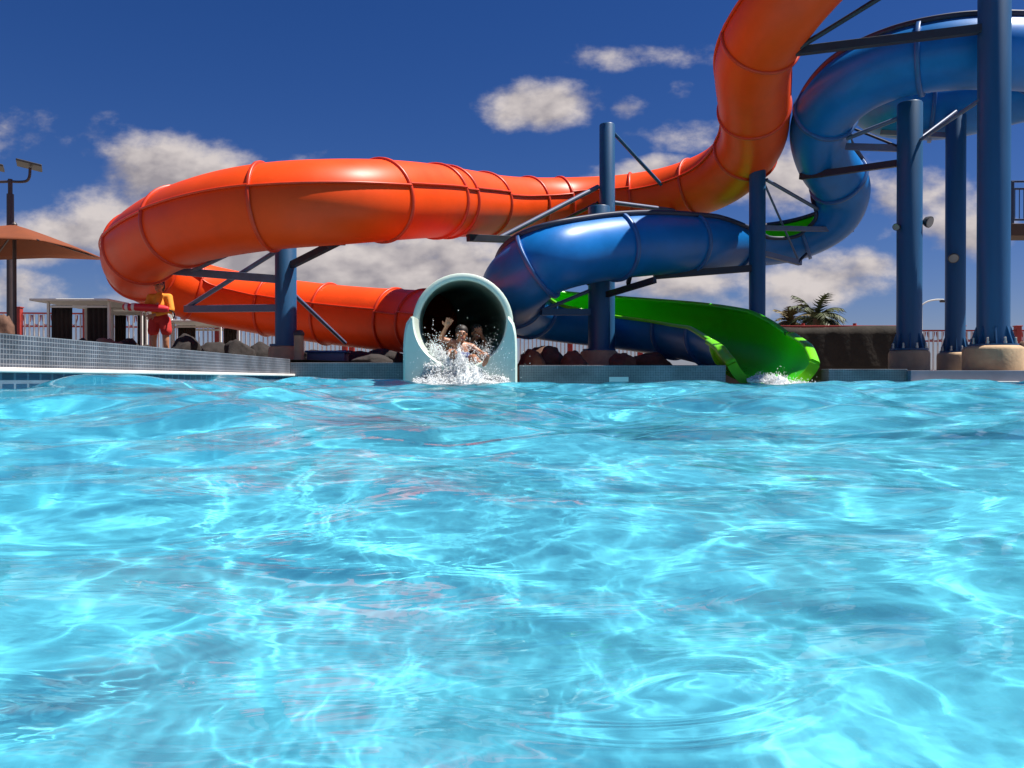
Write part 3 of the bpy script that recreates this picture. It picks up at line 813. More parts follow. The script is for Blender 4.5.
# ------------------------------------------------------------------ umbrella, lamps
CANVAS = mat('orange_canvas', (0.18, 0.04, 0.007), .85, var=.15, scale=3, bump=.1, bscale=60)
BROWN = mat('brown_metal', (0.05, 0.035, 0.035), .45, var=.2, scale=5)
p = ground_at(15, 17.75); um = empty('umbrella', p); tag(um, 'large square umbrella with a faded orange canopy behind the left pool wall', 'umbrella')
zt = at(15, 226, 17.75).z - p.z; ze = 3.04 - p.z; hw = 1.34
vs = []; fs = []; NR, NS_ = 8, 48
for i in range(NR + 1):
    t = i / NR
    for k in range(NS_):
        a = 2 * math.pi * (k + .5) / NS_; c_, s_ = math.cos(a), math.sin(a); m_ = max(abs(c_), abs(s_))
        rr = hw * t / m_; edge = 1 - .03 * (1 - abs(abs(c_) - abs(s_))) ; ca, sa = math.cos(a), math.sin(a)
        corner = min(abs(c_), abs(s_)) / m_
        vs.append((rr * ca, rr * sa, zt - (zt - ze) * (t ** 1.15) * (1 + .10 * corner * t) - .03 * math.sin(math.pi * t) * (1 - corner)))
for i in range(NR):
    for k in range(NS_): fs.append((i * NS_ + k, i * NS_ + (k + 1) % NS_, (i + 1) * NS_ + (k + 1) % NS_, (i + 1) * NS_ + k))
cn = mesh_obj('canopy', vs, fs, CANVAS, um); sm = cn.modifiers.new('thick', 'SOLIDIFY'); sm.thickness = .02
MB().tube([(0, 0, 0), (0, 0, zt - .03)], .04, 14).build('pole', BROWN, um)
MB().lathe([(.05, zt - .02), (.06, zt + .03), (.02, zt + .09)], n=14).build('finial', BROWN, um)
for k in range(4):
    a = math.pi / 4 + k * math.pi / 2; MB().bar((0, 0, zt - .12), (hw * 1.38 * math.cos(a), hw * 1.38 * math.sin(a), ze - .04), .03).build('rib', BROWN, um)
MB().box((0, 0, .05), (.7, .7, .1), None, .02).build('base', BROWN, um)

p = ground_at(11, 21); lp = empty('lamp_post', p); tag(lp, 'dark lamp post with two square flat lamp heads on curved arms, beside the orange umbrella', 'lamp post')
LT = at(11, 181, 21).z - p.z
MB().tube([(0, 0, 0), (0, 0, LT - .35)], [.10, .085], 16).tube([(0, 0, LT - .36), (0, 0, LT + .04)], [.055, .055], 14).build('pole', BROWN, lp)
PANEL = mat('lamp_panel', (0.018, 0.016, 0.016), .4, var=.2, scale=6)
for sg in (-1, 1):
    arm = [(0, 0, LT - .02), (sg * .28, 0, LT - .03), (sg * .44, 0, LT), (sg * .50, 0, LT + .10), (sg * .52, 0, LT + .34)]
    MB().tube([q for q in catmull([Vector(q) for q in arm], .04)[0]], .035, 10).build('arm', BROWN, lp)
    rot = Matrix.Rotation(R(7), 3, 'Y') @ Matrix.Rotation(R(-7), 3, 'X') @ Matrix.Rotation(R(28), 3, 'Z')
    h_ = MB().box((sg * .50, 0, LT + .40), (.58, .58, .055), rot, .012).build('lamp_head', PANEL, lp, smooth=False)

p = ground_at(921, 34); sl_ = empty('street_lamp', p); tag(sl_, 'distant street lamp with a thin pale curved arm between two blue columns', 'street lamp')
GALV = mat('pale_galvanised', (0.62, 0.62, 0.60), .4, var=.1, scale=3)
z1 = at(921, 305, 34).z - p.z
MB().tube([(0, 0, 0), (0, 0, z1)], [.07, .05], 10).build('pole', GALV, sl_)
MB().tube(catmull([Vector(q) for q in ((0, 0, z1 - .02), (.25, 0, z1 + .14), (.6, 0, z1 + .22), (.95, 0, z1 + .22))], .05)[0], .035, 8).build('arm', GALV, sl_)
MB().box((.98, 0, z1 + .16), (.34, .2, .1), None, .03).build('lamp_head', LAMP_BODY, sl_)
p = at(943, 308, 24); 

# ------------------------------------------------------------------ platform at the top right
pf = empty('tower_platform', at(1006, 238, 20)); tag(pf, 'dark raised stair platform with a railing at the right edge of the picture', 'platform')
PLAT = mat('rusty_platform', (0.07, 0.032, 0.02), .7, var=.35, scale=4)
RAIL = mat('dark_blue_rail', (0.02, 0.035, 0.08), .5, var=.2, scale=4)
z0 = pf.location.z
MB().box((1.5, .15, .17), (3.0, .72, .30), None, .01).build('floor_slab', PLAT, pf, smooth=False)
for x in (.05, 1.0, 2.0, 2.95):
    MB().bar((x, -.15, .32), (x, -.15, 1.36), .06).build('rail_post', RAIL, pf, smooth=False)
for z in (1.36, 1.18, .42): MB().bar((0, -.15, z), (3, -.15, z), .045).build('rail', RAIL, pf, smooth=False)
rl = MB()
for k in range(26): rl.bar((.11 + k * .11, -.15, .42), (.11 + k * .11, -.15, 1.18), .018)
rl.build('balusters', RAIL, pf, smooth=False)
for x in (1.2, 2.8):
    for y in (0, .35): MB().tube([(x, y, .03), (x, y, .27 - z0)], .1, 14).build('leg', STEEL, pf)

# ------------------------------------------------------------------ boulders, bollard, palms
def rock(name, label, c, size, m, seed, group=None, flat=.35):
    bm = bmesh.new(); bmesh.ops.create_icosphere(bm, subdivisions=4, radius=1)
    rs = random.Random(seed); off = Vector((rs.uniform(0, 90), rs.uniform(0, 90), 0))
    cuts = [(Vector((rs.gauss(0, 1), rs.gauss(0, 1), rs.gauss(.3, 1))).normalized(), rs.uniform(.68, .92)) for _ in range(9)]
    for v in bm.verts:
        q = v.co.copy()
        for nrm, dd in cuts:
            e = q.dot(nrm) - dd
            if e > 0: q -= nrm * e * .85
        q *= 1 + .16 * mnoise.fractal(q * 1.7 + off, 1.0, 2.0, 5)
        v.co = Vector((q.x * size[0], q.y * size[1], max(q.z, -flat) * size[2]))
    me = bpy.data.meshes.new(name); bm.to_mesh(me); bm.free()
    me.polygons.foreach_set('use_smooth', [True] * len(me.polygons)); me.materials.append(m)
    o = bpy.data.objects.new(name, me); COL.objects.link(o); o.location = (c[0], c[1], c[2] + flat * size[2] - .02); o.rotation_euler = (0, 0, rs.uniform(0, 6))
    tag(o, label, 'boulder', group); return o
LAVA = mat('dark_lava_rock', (0.022, 0.017, 0.016), .95, var=.4, scale=5, bump=.8, bscale=12)
TAN = mat('tan_rock', (0.30, 0.17, 0.10), .9, var=.3, scale=4, bump=.6, bscale=10)
REDROCK = mat('red_brown_rock', (0.13, 0.065, 0.042), .95, var=.4, scale=4, bump=.8, bscale=9)
def rk(px, d, w, h, m, label, group, seed, gz=None):
    g = ground_at(px, d)
    if gz is not None: g.z = gz
    s = w / F * d / 2
    rock('boulder', label, g, (s * 1.12, s * .9, h / F * d / 1.30), m, seed, group)
GL, GD, GR_ = 'pale boulders behind the left pool wall', 'dark lava boulders under the orange tube', 'red brown boulders between the slides'
rk(109, 14.5, 30, 27, TAN, 'rounded tan boulder on the deck left of the lifeguard', GL, 1)
rk(4, 13.5, 26, 50, REDROCK, 'tall dark red boulder at the left edge below the umbrella', GL, 2)
dk = [(84, 15.5, 26, 26, 'low dark boulder left of the tan boulder'), (128, 17.2, 30, 30, 'dark boulder right of the tan boulder'), (148, 17.8, 20, 22, 'small dark boulder just left of the lifeguard'), (186, 15.2, 38, 28, 'wide dark boulder just right of the lifeguard'),
      (214, 16, 34, 22, 'low dark boulder second to the right of the lifeguard'), (240, 15.6, 34, 25, 'peaked dark boulder halfway between lifeguard and front blue column'), (262, 16.2, 30, 21, 'dark boulder left of the foot of the front blue column'),
      (318, 16, 44, 14, 'flat dark boulder right of the concrete bollard'), (352, 16.6, 50, 17, 'dark boulder under the middle of the lower orange tube'), (388, 15.6, 50, 17, 'dark boulder against the left side of the mint green mouth'), (372, 14.4, 44, 10, 'low flat dark boulder by the wall left of the mint green mouth')]
for i, (px, d, w, h, lb) in enumerate(dk): rk(px, d, w, h, LAVA, lb, GD, 20 + i)
rr_ = [(531, 15.2, 26, 20, 'red brown boulder just right of the mint green mouth'), (552, 16, 30, 23, 'red brown boulder second to the right of the mint green mouth'), (574, 15.4, 26, 19, 'red brown boulder left of the foot of the short blue column'),
       (622, 16, 30, 17, 'red brown boulder right of the foot of the short blue column'), (1026, 15.5, 34, 34, 'red brown boulder at the right edge beside the thickest column'), (540, 18.5, 40, 26, 'red brown boulder behind the two beside the mint green mouth'), (650, 17.5, 44, 18, 'red brown boulder in the shade under the green flume')]
for i, (px, d, w, h, lb) in enumerate(rr_): rk(px, d, w, h, REDROCK, lb, GR_, 50 + i)

g = ground_at(299, 14.0); bo = empty('bollard', g); tag(bo, 'short tan concrete bollard with a dark cap beside the front blue column', 'bollard')
MB().lathe([(.085, 0), (.085, .44), (.08, .45)], n=20).build('body', CONCRETE, bo); MB().lathe([(.095, .45), (.095, .50), (.06, .545)], n=20).build('cap', BROWN, bo)
# a low blue equipment box under the orange tube
g = ground_at(328, 15.0)
bx = empty('equipment_box', g); tag(bx, 'low flat blue box on the deck under the lower orange tube', 'box')
MB().box((0, 0, .09), (.70, .4, .18), None, .02).build('body', STEEL_G, bx); MB().box((0, 0, .20), (.76, .46, .04), None, .012).build('lid', BLUE_F, bx)

LEAF = mat('palm_leaf', (0.060, 0.075, 0.022), .6, var=.5, scale=3)
LEAF2 = mat('dry_palm_leaf', (0.15, 0.11, 0.035), .7, var=.4, scale=3)
BARK = mat('palm_bark', (0.12, 0.08, 0.05), .95, var=.3, scale=6, bump=.6)
def palm(label, px, d, top_py, spread, m, n, wind, seed):
    g = ground_at(px, d); rs = random.Random(seed)
    root = empty('palm_tree', g); tag(root, label, 'palm', 'palms behind the windbreak')
    h = at(px, top_py, d).z - g.z
    MB().tube(catmull([Vector((0, 0, 0)), Vector((.05, 0, h * .5)), Vector((.12, 0, h))], .2)[0], [.17 - .006 * i for i in range(len(catmull([Vector((0, 0, 0)), Vector((.05, 0, h * .5)), Vector((.12, 0, h))], .2)[0]))], 10).build('trunk', BARK, root)
    vs = []; fs = []
    for k in range(n):
        az = 2 * math.pi * k / n + rs.uniform(-.3, .3); el = rs.uniform(-.1, 1.25); L_ = spread * rs.uniform(.75, 1.1)
        dirv = Vector((math.cos(az) * math.cos(el) + wind, math.sin(az) * math.cos(el), math.sin(el))).normalized()
        p = Vector((.12, 0, h)); pts = [p.copy()]
        for j in range(12):
            dirv = (dirv + Vector((wind * .06, 0, -.13))).normalized(); p = p + dirv * (L_ / 12); pts.append(p.copy())
        for j in range(1, 12):
            t = (pts[j + 1] - pts[j]).normalized(); sd = t.cross(Vector((0, 0, 1))).normalized(); ll = spread * .40 * math.sin(math.pi * (j + 1.2) / 14) * rs.uniform(.8, 1.15)
            for q in (0, .5):
                c0 = pts[j] + (pts[j + 1] - pts[j]) * q
                for sg in (-1, 1):
                    tip = c0 + (sd * sg * .8 + t * .65 + Vector((0, 0, -.35 + rs.uniform(-.2, .25)))) * ll; w = t * .035
                    b = len(vs); vs += [c0 - w, c0 + w, tip]; fs.append((b, b + 1, b + 2))
        b = len(vs)
        for j, q in enumerate(pts): vs += [q + Vector((0, 0, .015)), q - Vector((.02, 0, .012)), q + Vector((.02, 0, -.012))]
        for j in range(12):
            for e in range(3): fs.append((b + j * 3 + e, b + j * 3 + (e + 1) % 3, b + (j + 1) * 3 + (e + 1) % 3, b + (j + 1) * 3 + e))
    mesh_obj('crown', vs, fs, m, root, smooth=False)
palm('bushy dark green palm top blown to the right above the windbreak', 813, 27, 319, 1.15, LEAF, 26, .35, 4)
palm('smaller yellowish palm top to the left of the dark green one', 787, 28, 323, .85, LEAF2, 20, .25, 9)
palm('low dry palm top half hidden behind the blue column and green flume', 773, 28.5, 327, .7, LEAF2, 16, .2, 12)
# ------------------------------------------------------------------ people
def evaluated(o):
    bpy.context.view_layer.update()
    dg = bpy.context.evaluated_depsgraph_get()
    me = bpy.data.meshes.new_from_object(o.evaluated_get(dg))
    mats_ = [m for m in o.data.materials]
    o.modifiers.clear(); old = o.data; o.data = me; bpy.data.meshes.remove(old)
    me.materials.clear()
    for m in mats_: me.materials.append(m)
    me.polygons.foreach_set('use_smooth', [True] * len(me.polygons))
    return o
def flesh(name, limbs, blobs, m, parent=None, voxel=.011, smooth=6):
    """limbs: (p0, r0, p1, r1) tapered capsules; blobs: (centre, (rx, ry, rz), rotation). Fused into one continuous skin."""
    bm = bmesh.new()
    def ball(c, s, rot=None, sub=2):
        mtx = Matrix.Translation(Vector(c)) @ (rot.to_4x4() if rot is not None else Matrix()) @ Matrix.Diagonal((*s, 1))
        bmesh.ops.create_icosphere(bm, subdivisions=sub, radius=1, matrix=mtx)
    for p0, r0, p1, r1 in limbs:
        p0, p1 = Vector(p0), Vector(p1); d = p1 - p0
        if d.length > 1e-5:
            mtx = Matrix.Translation((p0 + p1) / 2) @ d.to_track_quat('Z', 'Y').to_matrix().to_4x4()
            bmesh.ops.create_cone(bm, cap_ends=True, segments=18, radius1=r0, radius2=r1, depth=d.length, matrix=mtx)
        ball(p0, (r0,) * 3); ball(p1, (r1,) * 3)
    for b in blobs: ball(b[0], b[1], b[2] if len(b) > 2 else None, 3)
    me = bpy.data.meshes.new(name); bm.to_mesh(me); bm.free(); me.materials.append(m)
    o = bpy.data.objects.new(name, me); COL.objects.link(o)
    r = o.modifiers.new('fuse', 'REMESH'); r.mode = 'VOXEL'; r.voxel_size = voxel
    s = o.modifiers.new('soft', 'SMOOTH'); s.factor = .5; s.iterations = smooth
    evaluated(o)
    if parent: o.parent = parent
    return o
def hand(palm, toward, spread_axis, s=1.0, curl=.25, normal=None):
    """palm + four unequal fingers + thumb as limbs"""
    palm = Vector(palm); t = Vector(toward).normalized(); u = Vector(spread_axis); u = (u - t * u.dot(t)).normalized(); nn = t.cross(u)
    L_ = []
    L_.append((palm, .030 * s, palm + t * .05 * s, .032 * s))
    for k, (off, ln) in enumerate(((-.032, .062), (-.011, .074), (.011, .070), (.031, .055))):
        b = palm + t * .075 * s + u * off * s * 1.2; d = (t + u * off * 7 * .6).normalized()
        m_ = b + d * ln * .5 * s; e = m_ + (d + nn * curl).normalized() * ln * .5 * s
        L_.append((palm + t * .03 * s + u * off * .8 * s, .014 * s, b, .0105 * s)); L_.append((b, .0105 * s, m_, .0095 * s)); L_.append((m_, .0095 * s, e, .008 * s))
    b = palm + t * .012 * s - u * .032 * s; m_ = b + (t * .5 - u).normalized() * .035 * s; e = m_ + (t - u * .5).normalized() * .035 * s
    L_.append((b, .014 * s, m_, .012 * s)); L_.append((m_, .012 * s, e, .009 * s))
    return L_
SKIN = mat('tanned_skin', (0.42, 0.19, 0.105), .5, var=.08, scale=8)
SKIN_D = mat('brown_skin', (0.34, 0.15, 0.085), .45, var=.1, scale=8)
HAIR = mat('dark_hair', (0.018, 0.011, 0.008), .6, var=.3, scale=30)
SHIRT = mat('orange_yellow_shirt', (0.74, 0.28, 0.025), .85, var=.12, scale=10, bump=.3, bscale=14)
SHORTS = mat('red_shorts', (0.48, 0.022, 0.018), .8, var=.12, scale=10, bump=.3, bscale=12)
BLACK = mat('black_plastic', (0.012, 0.012, 0.013), .25)
EYEW = mat('eye_white', (.7, .68, .65), .3); LIP = mat('lips', (0.30, 0.07, 0.06), .5)

def head_blobs(c, s=1.0, fwd=(0, -1, 0)):
    """skull, jaw, nose, brow, ears; c is the head centre, the face looks along fwd"""
    c = Vector(c); f = Vector(fwd).normalized(); up = Vector((0, 0, 1)); up = (up - f * up.dot(f)).normalized(); rt = f.cross(up)
    q = Matrix((rt, f, up)).transposed()
    P = lambda x, y, z: c + rt * x * s + f * y * s + up * z * s
    sc = lambda *v: tuple(k * s for k in v)
    return [(P(0, -.01, .02), sc(.076, .094, .098), q), (P(0, .03, -.055), sc(.055, .062, .062), q), (P(0, .092, -.015), sc(.013, .020, .024), q), (P(0, .076, .022), sc(.055, .018, .014), q),
            (P(0, .078, -.062), sc(.024, .012, .012), q), (P(.077, -.005, -.005), sc(.012, .022, .032), q), (P(-.077, -.005, -.005), sc(.012, .022, .032), q), (P(0, .065, -.095), sc(.026, .022, .018), q)], P, q

# the lifeguard on the deck behind the left wall
g = ground_at(160, 16.3)
lg = empty('person', g); tag(lg, 'lifeguard in orange shirt, red shorts and sunglasses standing on the deck, hugging a rescue tube', 'person')
FW = (-.16, -.98, -.03)
hb, HP, HQ = head_blobs((.0, -.03, 1.585), 1.10, FW)
RA_S, RA_E, RA_H = Vector((-.185, -.01, 1.355)), Vector((-.235, -.10, 1.10)), Vector((-.02, -.20, 1.155))
LA_S, LA_E, LA_H = Vector((.185, .0, 1.355)), Vector((.275, -.08, 1.09)), Vector((-.03, -.235, .965))
limbs = [((-.135, .02, .05), .045, (-.13, .0, .46), .058), ((-.13, .0, .46), .06, (-.10, .0, .88), .088), ((.145, .0, .05), .045, (.14, -.03, .46), .058), ((.14, -.03, .46), .06, (.10, .0, .88), .088),
         ((-.135, .02, .04), .04, (-.15, -.13, .03), .032), ((.145, 0, .04), .04, (.16, -.15, .03), .032),
         ((0, .0, .92), .12, (0, .0, 1.2), .125), ((0, 0, 1.2), .125, (0, 0, 1.33), .11), ((0, .0, 1.36), .06, (0, -.015, 1.50), .05),
         (RA_S, .052, RA_E, .042), (RA_E, .041, RA_H, .030), (LA_S, .052, LA_E, .042), (LA_E, .041, LA_H, .030), (RA_S, .06, LA_S, .06)]
limbs += hand(RA_H, RA_H - RA_E, (0, .2, 1), 1.0, .5) + hand(LA_H, LA_H - LA_E, (0, .2, 1), 1.0, .5)
flesh('body', limbs, hb, SKIN, lg, .010, 3)
flesh('shirt', [((0, .0, .99), .135, (0, .0, 1.2), .150), ((0, 0, 1.2), .15, (0, 0, 1.33), .12), ((-.19, 0, 1.35), .075, (.19, 0, 1.35), .075), (RA_S, .072, RA_E, .060), (RA_E, .060, RA_E.lerp(RA_H, .72), .046), (LA_S, .072, LA_E, .060), (LA_E, .06, LA_E.lerp(LA_H, .78), .046), ((0, 0, 1.36), .075, (0, -.01, 1.42), .062)], [((0, 0, 1.08), (.17, .125, .2))], SHIRT, lg, .012, 6)
flesh('shorts', [((-.10, .0, .88), .118, (-.128, -.01, .665), .112), ((.10, .0, .88), .118, (.138, -.02, .665), .112), ((-.05, 0, .93), .128, (.05, 0, .93), .128)], [], SHORTS, lg, .012, 5)
hr, _, _ = head_blobs((.0, -.03, 1.585), 1.10, FW)
flesh('hair', [], [(HP(0, -.035, .05), (.090, .088, .092), HQ), (HP(0, -.085, -.02), (.075, .045, .08), HQ), (HP(0, -.10, -.06), (.04, .04, .06), HQ)], HAIR, lg, .010, 4)
sg_ = MB()
for x in (-.034, .034): sg_.box(HP(x, .096, .010), (.054, .010, .036), HQ, .004)
sg_.box(HP(0, .098, .018), (.03, .008, .008), HQ)
for x in (-.08, .08): sg_.box(HP(x, .045, .016), (.006, .11, .010), HQ)
sg_.build('sunglasses', BLACK, lg)
mo = MB().box(HP(0, .094, -.062), (.042, .008, .010), HQ, .003).build('mouth', LIP, lg)
# rescue tube held across the chest
rt_ = empty('rescue_tube', g + Vector((-.12, -.27, 1.11))); tag(rt_, 'long red foam rescue tube with two white bands held by the lifeguard', 'rescue tube')
REDF = mat('red_foam', (0.62, 0.02, 0.035), .45, var=.08, scale=6)
MB().tube([(-.50, 0, .02), (-.49, 0, .02), (-.46, 0, .02), (-.2, -.01, .015), (.1, 0, 0), (.32, .02, -.02), (.40, .03, -.025), (.41, .03, -.025)], [.02, .05, .072, .078, .078, .072, .05, .02], 18).build('foam_body', REDF, rt_)
for x in (-.40, -.27): MB().tube([(x - .03, -.003, .019), (x + .03, -.005, .018)], .081, 18).build('white_band', WHITE, rt_)
MB().tube(catmull([Vector(q) for q in ((.40, .03, -.03), (.50, .06, -.10), (.47, .10, -.2), (.40, .2, -.02), (.35, .28, .2))], .02)[0], .012, 8).build('strap', BLACK, rt_)

# two riders on a clear tube coming out of the mint green mouth
RC = Vector((MOUTH.x - .02, 12.32, .37))           # centre of the raft
TILT = Matrix.Rotation(R(14), 3, 'Y') @ Matrix.Rotation(R(8), 3, 'X')
def rp(x, y, z): return RC + TILT @ Vector((x, y, z))
raft = empty('raft', RC); tag(raft, 'clear grey inflatable double ring with two riders bursting out of the mint green mouth', 'raft')
VINYL = mat('clear_grey_vinyl', (0.17, 0.19, 0.19), .12, var=.2, scale=6, spec=.8)
for (cy_, RR, r_) in ((-.16, .34, .115), (.52, .34, .115)):
    pts = [TILT @ Vector((RR * 1.1 * math.cos(t), cy_ + RR * math.sin(t), 0)) for t in np.linspace(0, 2 * math.pi, 41)]
    MB().tube(pts, r_, 16, cap=False).build('ring', VINYL, raft)
for x in (-.40, .40):
    MB().tube([TILT @ Vector((x, .12 + .09 * math.cos(t), .10 + .05 * math.sin(t))) for t in np.linspace(0, math.pi, 9)], .014, 8).build('handle', BLUE_F, raft)
MB().box(TILT @ Vector((0, .18, -.06)), (.62, 1.2, .03), TILT, .012).build('floor', VINYL, raft)

def rider(label, y, head, hand_l, elbow_l, hand_r, elbow_r, foot_l, foot_r, skin, suit, s=1.0):
    o = empty('person', RC); tag(o, label, 'person')
    T = lambda v: TILT @ Vector(v)
    hip = Vector((0, y, .10)); chest = Vector((head[0] * .7, y + .06, head[2] - .22)); sl_ = chest + Vector((-.17, 0, .06)); sr = chest + Vector((.17, 0, .06)); hd = Vector(head)
    fwd = (.12, -1, .02)
    hb, P_, Q_ = head_blobs(T(hd), 1.02 * s, fwd)
    kl = Vector((-.17, y - .34, .22)); kr = Vector((.17, y - .34, .22))
    L_ = [(T(hip), .125, T(chest), .13), (T(chest + Vector((0, 0, .06))), .07, T(hd - Vector((0, 0, .09))), .05), (T(sl_), .06, T(sr), .06),
          (T(sl_), .052, T(elbow_l), .042), (T(elbow_l), .04, T(hand_l), .028), (T(sr), .052, T(elbow_r), .042), (T(elbow_r), .04, T(hand_r), .028),
          (T(hip + Vector((-.09, 0, .02))), .085, T(kl), .06), (T(kl), .058, T(foot_l), .038), (T(hip + Vector((.09, 0, .02))), .085, T(kr), .06), (T(kr), .058, T(foot_r), .038)]
    for ft in (foot_l, foot_r):
        a = Vector(ft); L_.append((T(a), .040, T(a + Vector((.03, -.05, .10))), .036)); L_.append((T(a + Vector((.03, -.05, .10))), .036, T(a + Vector((.04, -.06, .17))), .024))
    L_ += hand(T(hand_l), T(Vector(hand_l)) - T(elbow_l), (1, 0, 0), 1.15, -.1) + hand(T(hand_r), T(Vector(hand_r)) - T(elbow_r), (1, 0, 0), 1.1, .3)
    flesh('body', L_, hb, skin, o, .0105, 3)
    flesh('swimsuit', [(T(hip + Vector((0, 0, .01))), .142, T(chest - Vector((0, 0, .06))), .140), (T(hip + Vector((-.09, 0, .02))), .1, T(kl.lerp(hip, .5)), .085), (T(hip + Vector((.09, 0, .02))), .1, T(kr.lerp(hip, .5)), .085)], [], suit, o, .013, 5)
    flesh('hair', [], [(P_(0, -.022, .055), (.098 * s, .105 * s, .092 * s), Q_), (P_(0, -.07, -.06), (.098 * s, .06 * s, .13 * s), Q_)], HAIR, o, .011, 4)
    for x in (-.032, .032):
        e_ = MB().lathe([(.002, -.010), (.011, -.006), (.013, 0), (.011, .006), (.002, .010)], P_(x, .088, .012), 10).build('eye', BLACK, o); e_
    m_ = MB().box(P_(0, .095, -.062), (.045, .008, .02), Q_, .004).build('mouth', LIP, o); m_
    return o
SUIT = mat('dark_blue_swimsuit', (0.02, 0.035, 0.16), .6, var=.15, scale=8); SUIT2 = mat('dark_swimsuit', (0.03, 0.025, 0.03), .6, var=.15, scale=8)
for o, (x, y, z) in (): pass
rider('laughing front rider in the raft waving a raised open hand', -.10, (-.11, -.06, .48), (-.34, -.26, .56), (-.40, -.12, .34), (.30, -.28, .30), (.22, -.06, .28), (-.16, -.62, .12), (.34, -.66, .16), SKIN_D, SUIT)
rider('second rider half hidden in the dark behind the waving front rider', .55, (.08, .50, .50), (-.34, .34, .26), (-.34, .52, .22), (.16, .24, .52), (.30, .40, .34), (-.30, .14, .14), (.42, .05, .16), SKIN_D, SUIT2)

# ------------------------------------------------------------------ white water at the two exits
FOAM = bpy.data.materials.new('white_water'); FOAM.use_nodes = True
_n = FOAM.node_tree; _d = _n.nodes.new('ShaderNodeBsdfDiffuse'); _t = _n.nodes.new('ShaderNodeBsdfTranslucent'); _g = _n.nodes.new('ShaderNodeBsdfGlossy')
_d.inputs[0].default_value = (.95, .97, .98, 1); _t.inputs[0].default_value = (.95, .97, .98, 1); _g.inputs['Roughness'].default_value = .2
_m = _n.nodes.new('ShaderNodeMixShader'); _m.inputs[0].default_value = .5; _m2 = _n.nodes.new('ShaderNodeMixShader'); _m2.inputs[0].default_value = .05
_n.links.new(_d.outputs[0], _m.inputs[1]); _n.links.new(_t.outputs[0], _m.inputs[2]); _n.links.new(_m.outputs[0], _m2.inputs[1]); _n.links.new(_g.outputs[0], _m2.inputs[2])
_n.links.new(_m2.outputs[0], _n.nodes['Material Output'].inputs['Surface'])
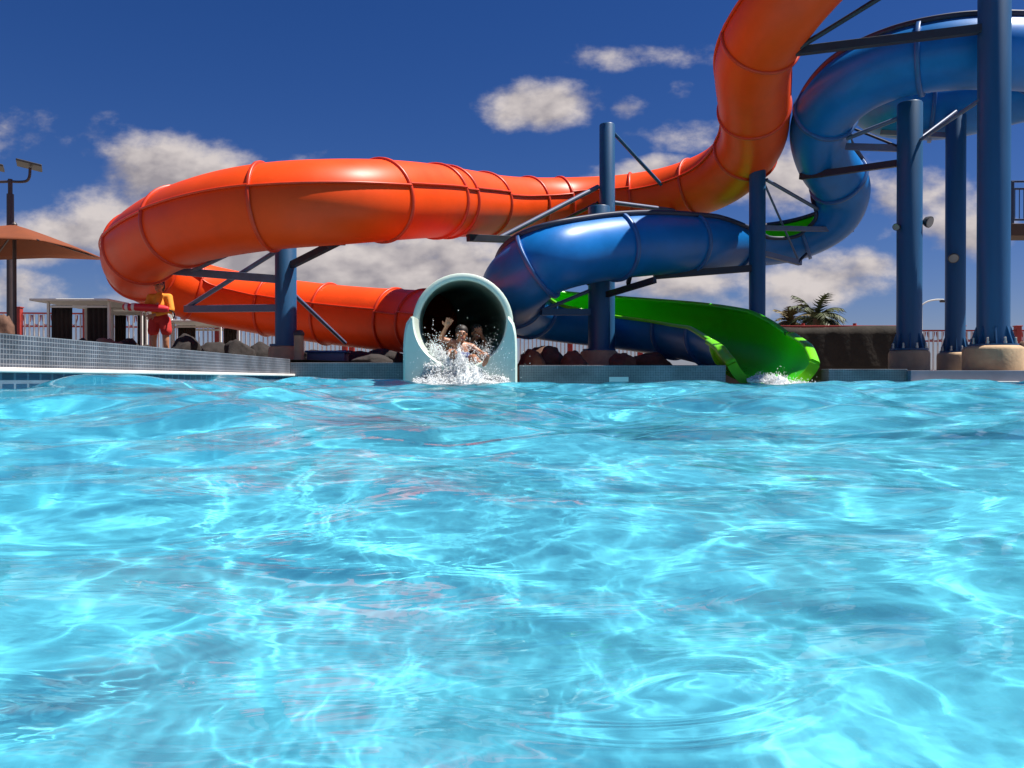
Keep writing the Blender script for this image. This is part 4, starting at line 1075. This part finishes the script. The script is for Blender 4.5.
def splash(name, label, heaps, nfroth, drops, seed):
    """churned water: a dense spray heaped in mounds, and drops thrown on arcs, as one mesh of small drops.
    heaps: (centre, (rx, ry, height), weight); drops: (origin, velocity, scatter, how many)"""
    rng = np.random.default_rng(seed)
    V = np.array([(1, 0, 0), (-1, 0, 0), (0, 1, 0), (0, -1, 0), (0, 0, 1), (0, 0, -1)], float)
    T = np.array([(0, 2, 4), (2, 1, 4), (1, 3, 4), (3, 0, 4), (2, 0, 5), (1, 2, 5), (3, 1, 5), (0, 3, 5)])
    vs = []; ts = []; n = 0
    def put(p, s):
        nonlocal n
        vs.append(V * s + p); ts.append(T + n); n += 6
    # the body of the water under the spray: a broken heap for each mound
    for c, (rx, ry, rz), _w in heaps:
        m_ = 46; gv = []; ok = []
        for i in range(m_ + 1):
            for k in range(m_ + 1):
                x, y = -1 + 2 * i / m_, -1 + 2 * k / m_; q = min(1.0, math.hypot(x, y)); X_, Y_ = c[0] + x * rx, c[1] + y * ry
                lump = .55 + 1.2 * mnoise.noise(Vector((X_, Y_, seed)) * 4.5) + .7 * mnoise.noise(Vector((X_, Y_, seed + 9)) * 15) + .4 * mnoise.noise(Vector((X_, Y_, seed + 5)) * 40)
                gv.append((X_, Y_, c[2] - (.14 if c[2] > .15 else .03) + rz * (1 - q ** 1.5) * max(.1, lump))); ok.append(q < 1)
        gq = [(i * (m_ + 1) + k, (i + 1) * (m_ + 1) + k, (i + 1) * (m_ + 1) + k + 1, i * (m_ + 1) + k + 1) for i in range(m_) for k in range(m_)]
        gt = [t for q4 in gq if all(ok[v] for v in q4) for t in ((q4[0], q4[1], q4[2]), (q4[0], q4[2], q4[3]))]
        vs.append(np.array(gv)); ts.append(np.array(gt) + n); n += len(gv)
    w = np.array([h[2] for h in heaps], float); w /= w.sum()
    for _ in range(nfroth):
        c, (rx, ry, rz), _w = heaps[rng.choice(len(heaps), p=w)]
        a = rng.uniform(0, 6.283); q = math.sqrt(rng.random()); x, y = q * math.cos(a), q * math.sin(a)
        lump = .7 + 1.3 * mnoise.noise(Vector((c[0] + x * rx, c[1] + y * ry, seed)) * 4.5) + .7 * mnoise.noise(Vector((c[0] + x * rx, c[1] + y * ry, seed + 9)) * 15)
        top = rz * max(.04, (1 - q ** 1.5)) * max(.22, lump)
        z = top * (rng.random() ** .8 + (rng.exponential(.22) if rng.random() < .35 else 0))
        if c[2] > .15: z -= rng.random() * .30 * (1 - .5 * q)       # heaps inside the bore reach down to the stream
        put(np.array([c[0] + x * rx, c[1] + y * ry, c[2] + z + rng.normal() * .012]), rng.uniform(.0035, .012) * (1.1 - .45 * min(1, z / (rz + .01))) * rng.uniform(.7, 1.6, 3))
    for o_, v_, sc_, k in drops:
        for _ in range(k):
            t = rng.random() ** .7 * .42; v = np.array(v_) + rng.normal(size=3) * sc_
            p = np.array(o_) + v * t + np.array([0, 0, -4.9]) * t * t + rng.normal(size=3) * .02
            if p[2] < .03: continue
            put(p, rng.uniform(.002, .007) * np.array([1, 1, rng.uniform(.8, 1.9)]))
    o = mesh_obj(name, [], [], FOAM); me = o.data
    vv = np.concatenate(vs); tt = np.concatenate(ts)
    me.vertices.add(len(vv)); me.vertices.foreach_set('co', vv.astype(np.float32).ravel())
    me.loops.add(tt.size); me.loops.foreach_set('vertex_index', tt.ravel().astype(np.int32))
    me.polygons.add(len(tt)); me.polygons.foreach_set('loop_start', np.arange(0, tt.size, 3, dtype=np.int32)); me.polygons.foreach_set('use_smooth', np.ones(len(tt), dtype=bool))
    me.update(calc_edges=True)
    tag(o, label, 'splash', None, 'stuff'); return o
mx = MOUTH.x
splash('splash', 'white water bursting out of the mint green mouth',
       [((mx, 11.60, .08), (.74, .30, .46), 6), ((mx - .40, 11.85, .36), (.22, .34, .40), 2.2), ((mx + .02, 11.25, .02), (.84, .36, .24), 3.6), ((mx + .32, 11.75, .20), (.32, .25, .34), 1.8), ((mx + .1, 11.9, .30), (.36, .2, .20), 1.2)], 60000,
       [((mx, 11.7, .35), (0, -.5, 1.25), .55, 1000), ((mx - .40, 11.9, .50), (-.15, -.3, 1.5), .5, 800), ((mx + .35, 11.8, .45), (.35, -.4, 1.5), .55, 800), ((mx + .1, 11.95, .6), (.3, -.3, .9), .45, 150)], 3)
fx = FEX.x
splash('splash', 'low white water sliding out of the green exit',
       [((fx + .10, 12.35, .06), (.50, .40, .12), 3), ((fx - .22, 12.5, .14), (.24, .25, .16), 1.5), ((fx + .25, 11.95, .03), (.52, .30, .08), 2), ((fx + .1, 11.6, .02), (.8, .25, .05), 1)], 9000,
       [((fx, 12.3, .15), (.1, -.6, .9), .4, 200)], 8)
